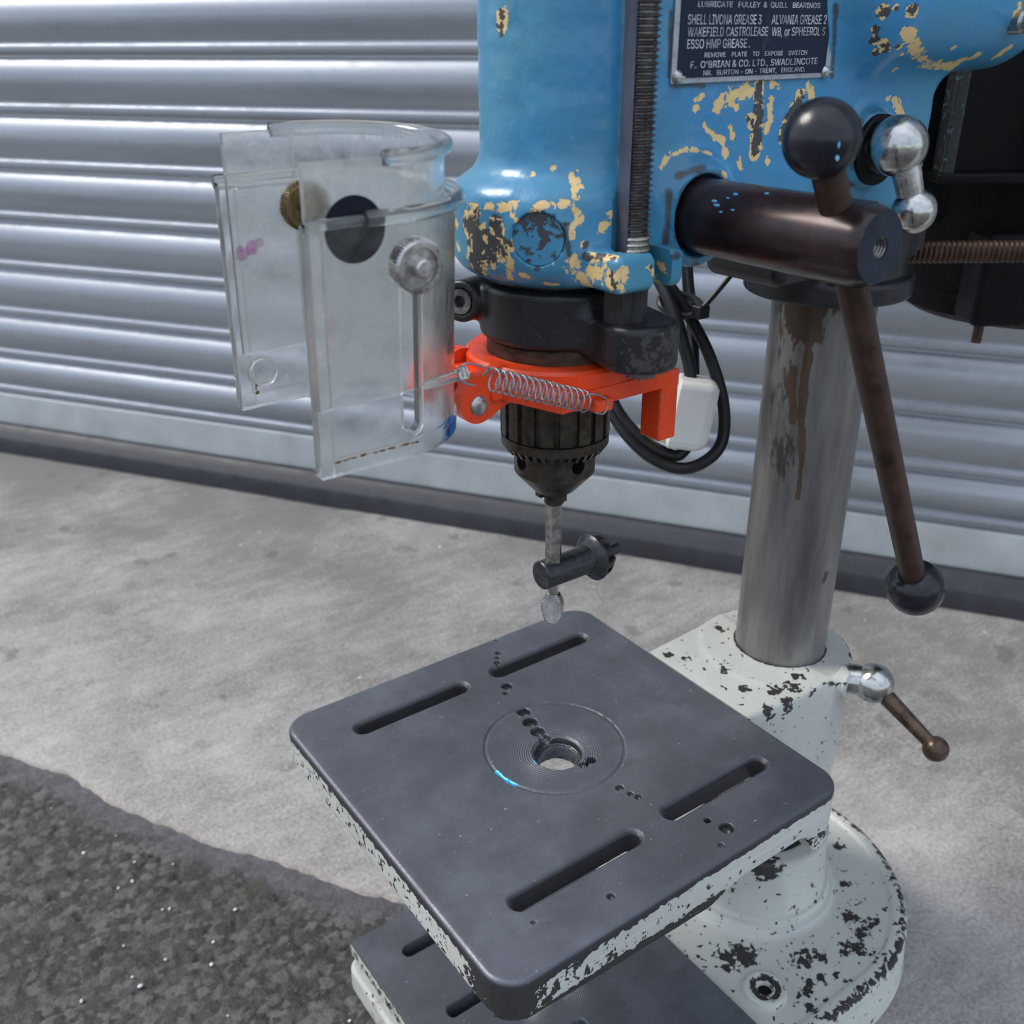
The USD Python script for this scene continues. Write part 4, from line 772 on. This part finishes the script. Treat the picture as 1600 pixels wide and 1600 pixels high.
# motor, its slotted bracket and the tension screw behind the head
E1, E2 = np.array((.815, -.58, 0.0)), np.array((.58, .815, 0.0))
def lb_(c, a, b, h, r=2.0, ang=0.0):
    """rounded box with half sizes a along E1, b along E2, h up, about c"""
    m = rbox((-a, -b, -h), (a, b, h), r); R_ = np.stack([E1, E2, [0, 0, 1.0]]); m.vertices = m.vertices @ R_ + np.asarray(c, float); return m
MC = np.array((401.0, 30.0, 0.0))
mo = obj("motor", cat(lathe([(0, 158), (62, 158), (70, 163), (72, 172), (72, 178), (96, 180), (98, 184), (98, 430), (0, 430)], MC, n=96)), MOTORB, drill, smooth=35, label="black motor casing behind the column")
br = obj("motor_bracket", cat(lb_(E1 * 170 + E2 * 205 + (0, 0, 300), 75, 9, 76), lb_(E1 * 215 + E2 * 168 + (0, 0, 330), 60, 5, 78)), MOTORB, drill, smooth=35, label="black motor bracket plate")
P0, P1 = np.array((209, -14, 221.5)), np.array((322, -94, 221.5))
obj("tension_screw", thread((209, -10, 221.6), (330, -96, 221.6), 5.7, 2.6, .9, 32), RUSTTH, drill, smooth=30, label="rusty threaded tension screw")
for u0 in (208.0, 262.0):
    obj("bracket_rib", lb_(E1 * u0 + E2 * 152 + (0, 0, 300), 3.6, 7, 46, 2.0), worn("chipped_dark_rib" + str(int(u0)), (.010, .010, .011), (.014, .015, .016), (.03, .10, .12), (.02, .02, .02), rough=.45), drill, attrs={"primer": lambda v: .24 + 0 * v[:, 0]})
obj("bracket_foot", lb_(E1 * 256 + E2 * 168 + (0, 0, 197), 16, 14, 26, 4), MOTORB, drill)
obj("foot_bolt", rod(E1 * 249 + E2 * 164 + (0, 0, 160), E1 * 249 + E2 * 164 + (0, 0, 172), 2.8, 24), RUSTTH, drill)

# ------------------------------------------------------------------ the chuck guard: orange clamp ring and clear two-part shield, swung up and open
guard = thing("chuck_guard", (-60, 0, 194), "clear plastic chuck guard swung open on an orange clamp ring round the quill", "chuck guard")
ringp = Polygon([(37.0 * math.cos(a), 37.0 * math.sin(a)) for a in np.arange(160) * PI / 80]); inner = Point(0, 0).buffer(28.4, 64)
plate = Polygon([(-38, 8), (-33, -16), (-26, -37.5), (33.5, -37.5), (33.5, -20), (30, 20), (10, 37), (-20, 36), (-36, 24)]).union(ringp).difference(inner)
o1 = mani(extrude(plate, 6.5, 194.3)); o2 = m3.CrossSection([[(28.4, 200.2), (36.6, 200.2), (37.1, 200.8), (37.1, 206.2), (35.9, 207.4), (28.4, 207.4)]]).revolve(160)
o3 = mani(rbox((24.2, -37.6, 171.5), (33.6, -26, 200), .9)); o4 = mani(rbox((-40, -12, 194.5), (-27, 36, 203), 1.2)); o5 = mani(rbox((-34, -34, 197), (-26, 2, 203), 1))
sp_ = mani(rbox((-13, -41.5, 192.5), (-4, -33, 197.8), 1.2))
ri = obj("clamp_ring", trimesh.Trimesh(*meshkit.arrays(o1 + o2 + o3 + o4 + sp_)[:2], process=False).subdivide_to_size(3.0), ORANGE, guard, smooth=25, attrs={"grime": lambda v: np.maximum(np.clip(1 - (np.hypot(v[:, 0], v[:, 1]) - 28.4) / 4, 0, 1) * (v[:, 2] > 206) * .55, np.clip(1 - np.abs(v[:, 2] - 201) / 1.2, 0, 1) * .22), "primer": lambda v: np.clip(1 - np.minimum(np.hypot(v[:, 0] - 33.5, v[:, 1] + 37.5), np.hypot(v[:, 0] - 24, v[:, 1] + 37.5)) / 2.2, 0, 1) * .5}, label="orange clamp ring with a square corner tab and hinge lugs")
for yy in (-10.5, 17.5):
    lug = LineString([(-45, 195), (-34, 200)]).buffer(8.2, 32).union(Polygon([(-53, 199), (-49, 206), (-27, 206), (-27, 197), (-40, 187.5)])).simplify(.05)
    lm = extrude(lug, 5.0); v = lm.vertices.copy(); lm.vertices = np.stack([v[:, 0], yy + v[:, 2], v[:, 1]], 1); lm.fix_normals()
    obj("hinge_lug", lm, ORANGE, ri, smooth=25)
obj("rivet", lathe([(0, -.5), (3.9, -.5), (3.9, .4), (2.8, 1.2), (0, 1.6)], (-45.0, -10.6, 194.2), (0, -1, 0), 32), PEWTER, ri)
bd = np.array((.80, -.60, .05)); bd /= np.linalg.norm(bd); b0 = np.array((24.5, -25.5, 205.4))
bt = obj("clamp_bolt", thread(b0, b0 + bd * 11.5, 2.7, 1.0, .45, 24), PEWTER, ri)
obj("nut", place(tm((m3.CrossSection([[(4.7 * math.cos(a), 4.7 * math.sin(a)) for a in np.arange(6) * PI / 3]]) - m3.CrossSection.circle(2.5, 20)).extrude(4)), b0 + bd * 1.5, bd), PEWTER, ri, smooth=25)

GO = np.array((-91.4, -1.0, 194.85)); TI = .067
def G(m):
    """from the shield's own upright frame to its place, tilted a little"""
    m = m.copy() if isinstance(m, trimesh.Trimesh) else tm(m); v = np.asarray(m.vertices); c, s = math.cos(TI), math.sin(TI)
    m.vertices = np.stack([v[:, 0], v[:, 1] * c - v[:, 2] * s, v[:, 1] * s + v[:, 2] * c], 1) + GO; return m
def shell(r, L, t):
    pts = [(-L, -r + t / 2)] + [((r - t / 2) * math.cos(a), (r - t / 2) * math.sin(a)) for a in np.linspace(-PI / 2, PI / 2, 60)] + [(-L, r - t / 2)]
    return LineString(pts).buffer(t / 2, cap_style="flat", join_style="mitre")
RO, LO_, HO, RI_, LI, HI = 34.7, 31.6, 81.0, 31.2, 29.6, 97.0
def slotcut(x, z0, z1, w, y):
    s_ = extrude(LineString([(x, z0 + w / 2), (x, z1 - w / 2)]).buffer(w / 2, 16), 16); v = s_.vertices.copy(); s_.vertices = np.stack([v[:, 0], y - 8 + v[:, 2], v[:, 1]], 1); s_.fix_normals(); return mani(s_)
outer = mani(extrude(shell(RO, LO_, 2.6), HO))
def band(r, L, t, z0, z1): return mani(extrude(shell(r, L, t), z1 - z0, z0))
outer = outer + band(RO + .9, LO_, 4.2, 0, 5.2)
for sy in (-1, 1):
    outer = outer + mani(rbox((-LO_ - .3, sy * (RO - 1.6) - 2.4, 0), (-LO_ + 5.6, sy * (RO - 1.6) + 2.4, HO - 1), .5))
    outer = outer - slotcut(2.0, 9, 64, 6.0, sy * (RO - 1))
    outer = outer + (mani(extrude(LineString([(2.0, 9 + 3), (2.0, 61)]).buffer(4.6, 16).difference(LineString([(2.0, 9 + 3), (2.0, 61)]).buffer(3.0, 16)), 1.2)).rotate((90, 0, 0)).translate((0, sy * RO + (1.2 if sy > 0 else .9), 0)))
r_g = random.Random(11)
CLEAR = acrylic("cloudy_clear_plastic", [(tuple(G(trimesh.Trimesh([[24, -25, 1]], [[0, 0, 0]], process=False)).vertices[0]), 5.0, (.02, .16, .45), .95)], haze=(.01, .10))
EDGE = acrylic("clear_plastic_rim", (), (.02, .07), (.0, .05))
CLEARI = acrylic("scratched_clear_plastic", [(tuple(G(trimesh.Trimesh([[-24 + a, 31, 58.5 + b]], [[0, 0, 0]], process=False)).vertices[0]), r, (.62, .08, .42), st) for a, b, r, st in ((-2.2, -.6, 2.6, .5), (1.2, .6, 2.4, .55), (4.2, 2.0, 1.8, .4))])
so = obj("outer_shield", G(outer), CLEAR, guard, smooth=28, label="outer clear plastic shield with slots and a thick lower rim")
path = [(-12, -RO - .6, HO)] + [((RO + .6) * math.cos(a), (RO + .6) * math.sin(a), HO) for a in np.linspace(-PI / 2, PI / 2, 40)] + [(-LO_, RO + .6, HO)]
obj("rim_bead", G(tube(path, 2.5, 12, smooth=1)), EDGE, so, smooth=True)
path = [(-LO_, -RO + .5, HO - .6), (-12, -RO + .5, HO - .6)]
obj("rim_bead", G(tube(path, 1.7, 10, smooth=1)), EDGE, so, smooth=True)
innr = mani(extrude(shell(RI_, LI, 2.6), HI - 22, 22))
si = obj("inner_shield", G(innr), CLEARI, guard, smooth=28, label="inner clear plastic shield slid upward and scratched")
path = [(-4, -RI_ - .3, HI)] + [((RI_ + .5) * math.cos(a), (RI_ + .5) * math.sin(a), HI) for a in np.linspace(-PI / 2, PI / 2, 40)] + [(-12, RI_ + .5, HI)]
obj("rim_bead", G(tube(path, 2.4, 12, smooth=1)), EDGE, si, smooth=True)
obj("joint_line", G(rbox((-6.4, RI_ - 2.9, 24), (-5.6, RI_ - 2.5, HI), .1)), CLEARI, si)
dl = []
for k in range(22):
    q_ = trimesh.creation.icosphere(1, r_g.uniform(.18, .5)); q_.vertices = q_.vertices * (r_g.uniform(1, 3.2), .5, 1) + (-26 + 30 * r_g.random() ** 1.0, -RO - 1.1, 5.4 + r_g.uniform(-.25, .4)); dl.append(q_)
for k in range(9):
    q_ = trimesh.creation.icosphere(1, r_g.uniform(.2, .5)); q_.vertices = q_.vertices * (1, .5, 1.6) + (-LO_ + 6 + r_g.uniform(-.3, .8), RO - 3.2, 5 + r_g.uniform(0, 4)); dl.append(q_)
obj("rust_dirt", G(cat(*dl)), simple("rust_crumbs", (.17, .085, .035), .7, var=.6, scale=900), so, kind="stuff")
ca = np.linspace(0, 2 * PI, 40, endpoint=False)
obj("moulded_ring", G(tube(np.stack([-22.4 + 5.2 * np.cos(ca), np.full(40, RO - 3.0), 13.5 + 5.2 * np.sin(ca)], 1), .7, 8, closed=True, smooth=1)), EDGE, so, smooth=True)
# a dark disc, two knurled thumb nuts, a spring lug
obj("black_disc", G(place(trimesh.creation.cylinder(9.9, .5, sections=64), (-14.6, -RI_ - .35, 77.5), (0, 1, 0))), DISCB, si, smooth=30, label="round black disc stuck on the inner shield")
def nut_(y, s, col, z, x):
    k = polar(lambda a, zz: zz[0] + zz[1] * .22 * np.sign(np.sin(a * 48)), [((7.6, 0), 0), ((8.3, 1), .8), ((8.3, 1), 5.4), ((7.5, 0), 6.2), ((6.0, 0), 6.25), ((5.7, 0), 5.4), ((3.0, 0), 5.4), ((2.9, 0), 8.2), ((2.3, 0), 8.8)], 384)
    return G(place(k, (x, y, z), (0, s, 0)))
obj("thumb_nut", nut_(-RO - 1.4, -1, 0, 66.5, 2.0), PEWTER, guard, smooth=25, label="round knurled thumb nut on the near side of the shield")
obj("thumb_nut", nut_(RO - 3.2, -1, 0, 72.0, -3.0), BRASSD, guard, smooth=25, label="corroded brass nut inside the far side of the shield")
obj("spring_lug", G(cat(rod((6.5, -RO - .5, 24.5), (20, -RO - 3.2, 27.5), 1.4, 16, 2.0), rod((19.4, -RO - 3.2, 27.4), (21.6, -RO - 3.4, 27.9), 2.7, 20, bev=.5))), CLEAR, so, smooth=30)
A_, B_ = G(trimesh.Trimesh([[20.6, -RO - 3.2, 27.6]], [[0, 0, 0]], process=False)).vertices[0] , np.array((-9.0, -41.5, 195.2))
ax_ = B_ - A_; Ls = np.linalg.norm(ax_); ax_ /= Ls; F_ = frame(ax_)
tt = np.linspace(0, 1, 15 * 20); c0_, c1_ = A_ + ax_ * (Ls * .17), A_ + ax_ * (Ls * .86)
coil = c0_ + (c1_ - c0_) * tt[:, None] + 3.9 * (np.cos(tt * 15 * 2 * PI)[:, None] * F_[0] + np.sin(tt * 15 * 2 * PI)[:, None] * F_[1])
h0 = [coil[0], c0_ - ax_ * 1.5 + F_[1] * 3.2, A_ + ax_ * 3 + F_[1] * 3.6, A_ - ax_ * .5 + F_[1] * 2.9, A_ - ax_ * 2.2, A_ - ax_ * .6 - F_[1] * 2.9, A_ + ax_ * 6 - F_[1] * 3.4]
h1 = [coil[-1], c1_ + ax_ * 2 + F_[1] * 3.4, B_ - ax_ * 1 + F_[1] * 3.0, B_ + ax_ * 1.6 + F_[1] * .6, B_ + ax_ * 1.0 - F_[1] * 2.8, B_ - ax_ * 3.5 - F_[1] * 3.2]
obj("spring", cat(tube(coil, .40, 7, smooth=1), tube(h0, .40, 7), tube(h1, .40, 7)), SPRINGM, guard, smooth=True, label="grey steel coil spring from the shield to the orange ring")

# ------------------------------------------------------------------ the chuck key hanging in the jaws
key = thing("chuck_key", (0, 0, 75), "black toothed chuck key whose bright bar is gripped in the drill chuck", "chuck key")
hx = m3.CrossSection([[(3.9 * math.cos(a), 3.9 * math.sin(a)) for a in np.arange(6) * PI / 3 + .2]]).extrude(42)
bar = obj("key_bar", place(tm(hx), (0, 0, 97)), SHANK, key, smooth=20, label="bright hexagonal bar of the key")
Kz = 102.2
obj("key_body", lathe([(0, -7.0), (6.2, -7.0), (6.7, -6.5), (6.7, 18), (6.9, 19.5), (9.8, 21.0), (11.2, 22.5), (11.2, 23.6), (0, 23.6)], (0, 0, Kz), (1, 0, 0), 64), KEYM, key, smooth=35)
gm = polar(lambda a, z: np.where(((a / (2 * PI) * 11 + .2) % 1) > .5, z[0], z[0] - z[1] * 3.0), [((11.2, 0), 0), ((11.0, 1), .3), ((10.2, 1), 3.5), ((7.6, 1), 7.4), ((5.6, .3), 8.2)], 440)
obj("key_teeth", place(gm, (23.5, 0, Kz), (1, 0, 0)), KEYM, key, smooth=25)
obj("key_pilot", lathe([(0, 31), (3.0, 31), (3.0, 38.4), (2.4, 39), (0, 39)], (0, 0, Kz), (1, 0, 0), 32), KEYM, key)
cd = np.array((CP[0] + .0, CP[1], 0)); cd /= np.linalg.norm(cd); cd = np.array((-.80, -.60, 0)); sd_ = np.array((-cd[1], cd[0], 0)) * -1
def pad_xf(m):
    v = np.asarray(m.vertices); m = m.copy(); m.vertices = v[:, :1] * sd_ + v[:, 1:2] * np.array([0, 0, 1.0]) + v[:, 2:] * cd; m.fix_normals(); return m
ell = affinity.scale(Point(0, 0).buffer(1, 32), 5.1, 8.6)
pm = extrude(ell, 3.4, -1.7); pm = pad_xf(pm); pm.apply_translation((0, 0, 83.6))
pd = obj("key_paddle", cat(pm, rod((0, 0, 91), (0, 0, 98), 2.6, 24)), BRIGHT, key, smooth=25, label="flattened bright end of the key bar with raised ridges")
for k in range(14):
    y = -7.6 + k * 1.12; hw = 5.0 * math.sqrt(max(1 - (y / 8.6) ** 2, .05)) - .25
    rm = rbox((-hw, y - .32, 1.5), (hw, y + .32, 2.25), .2); v = rm.vertices; rm.vertices = np.stack([v[:, 0], v[:, 1] + v[:, 0] * .12, v[:, 2]], 1)
    rm = pad_xf(rm); rm.apply_translation((0, 0, 83.6)); obj("ridge", rm, BRIGHT, pd, smooth=25)

# ------------------------------------------------------------------ the mains cable
cable = thing("power_cable", (130, 60, 110), "coiled black mains cable with white plug, tied in a bundle and hanging behind the drill", "cable")
PA = [(150, 100, 235), (135.3, 93.9, 212), (134, 80, 199), (133.5, 68, 186), (133, 60, 172), (133.3, 53.5, 157.5), (132.0, 49.2, 137.1), (128.7, 48.0, 119.6)]
PB = [(137, 100, 222), (138.5, 88, 206), (142.0, 76.8, 193), (145.5, 65.3, 179.0), (147.7, 52.9, 162.2), (147.1, 40.3, 140.2), (141.2, 33.4, 121.4), (130.4, 35.2, 111.4), (121.5, 45.3, 106.4), (112.4, 61.6, 111.5), (107.0, 80.6, 125.8), (108.4, 96.9, 143.6), (120.1, 106.1, 161.7), (131.8, 101.4, 179.3), (138, 98, 196), (142.4, 96.5, 214), (147, 98, 236)]
PC = [(168, 97, 232), (165.8, 94.6, 212), (160.5, 86.5, 195.8), (154.0, 75.1, 179), (146.3, 64.4, 159.9), (140.4, 56.4, 143.1)]
PD = [(131, 47.9, 117), (125, 50.0, 111.6), (119.0, 55.8, 113.5), (114.0, 66.4, 118.2), (109.6, 80.8, 129.1), (110.4, 93.5, 142.4), (117.8, 100.3, 157.0), (128.2, 103.6, 173.5), (140, 103, 192), (152, 104, 236)]
for p in (PA, PB, PC, PD): obj("cord", tube(p, 3.35, 16), RUBBER, cable, smooth=True)
def dshape(s): return [(-18 * s, -15 * s), (-14 * s, 17 * s), (14 * s, 17 * s), (18 * s, -15 * s)]
ppx, ppn, ppz = np.array((.70, -.60, -.10)), np.array((.62, .68, -.12)), np.array((.12, -.10, 1.0))
plug = []
for s, a in ((.90, -12), (1.0, -10), (1.0, 6), (.93, 10), (.84, 12)):
    for x, y in Polygon(dshape(s * 1.18)).buffer(-5).buffer(5).exterior.coords: plug.append(np.array((132.5, 50.0, 134.5)) + ppx * a + ppn * x * .95 * -1 + ppz * y)
pg = obj("plug", trimesh.convex.convex_hull(np.array(plug)), PLUGW, cable, smooth=40, label="white three-pin mains plug")
for dx in (-8, 8, 0):
    obj("pin", rbox((-2, -9, -3), (2, 9, 3), .4).apply_translation(np.array((132.5, 50.0, 134.5)) + ppx * -18 + ppn * dx + ppz * (-11 if dx else 9)), BRASS, pg)
obj("cable_tie", cat(tube([(133, 76, 187), (139, 66, 184), (147, 62, 187), (150, 70, 191), (144, 80, 193), (136, 82, 191)], 2.0, 8, closed=True), rbox((139.5, 55, 184), (147, 62, 191), 1), tube([(143, 58, 188.6), (150, 55, 197), (158.4, 51.3, 208)], 1.5, 8)), RUBBER, cable, smooth=30)

# ------------------------------------------------------------------ grit on the ground
pb = []
r_ = random.Random(3)
for k in range(60):
    d_, s_ = r_.uniform(-60, 150), r_.uniform(40, 560); m_ = trimesh.creation.icosphere(1, r_.uniform(.5, 1.4)); m_.vertices = m_.vertices * np.array((r_.uniform(.7, 1.6), r_.uniform(.7, 1.4), .6)) + (meshkit.noise(m_.vertices * 1.3 + k)[:, None] - .5) * .5 + NS * d_ + TS * s_ + (0, 0, ZG - 2.2); pb.append(m_)
for k in range(34):
    d_, s_ = r_.uniform(-600, -85), r_.uniform(-260, 900); m_ = trimesh.creation.icosphere(1, r_.uniform(.5, 1.7)); m_.vertices = m_.vertices * np.array((r_.uniform(.7, 1.8), r_.uniform(.7, 1.4), .55)) + NS * d_ + TS * s_ + (0, 0, ZG + .2); pb.append(m_)
tag(obj("grit", cat(*pb), simple("pale_grit", (.55, .53, .50), .6, var=.3, scale=300), None), "tiny pale stones scattered on the asphalt and concrete", kind="stuff")
for c in ((107, -68.5), (107, 68.5)):
    obj("bolt_hole", lathe([(0, 0), (4.3, 0), (4.3, .5), (0, .5)], (*c, -183)), HOLE, drill)
obj("bracket_ledge", lb_(E1 * 236 + E2 * 150 + (0, 0, 253), 34, 8, 2.6, 1.5), MOTORB, drill)
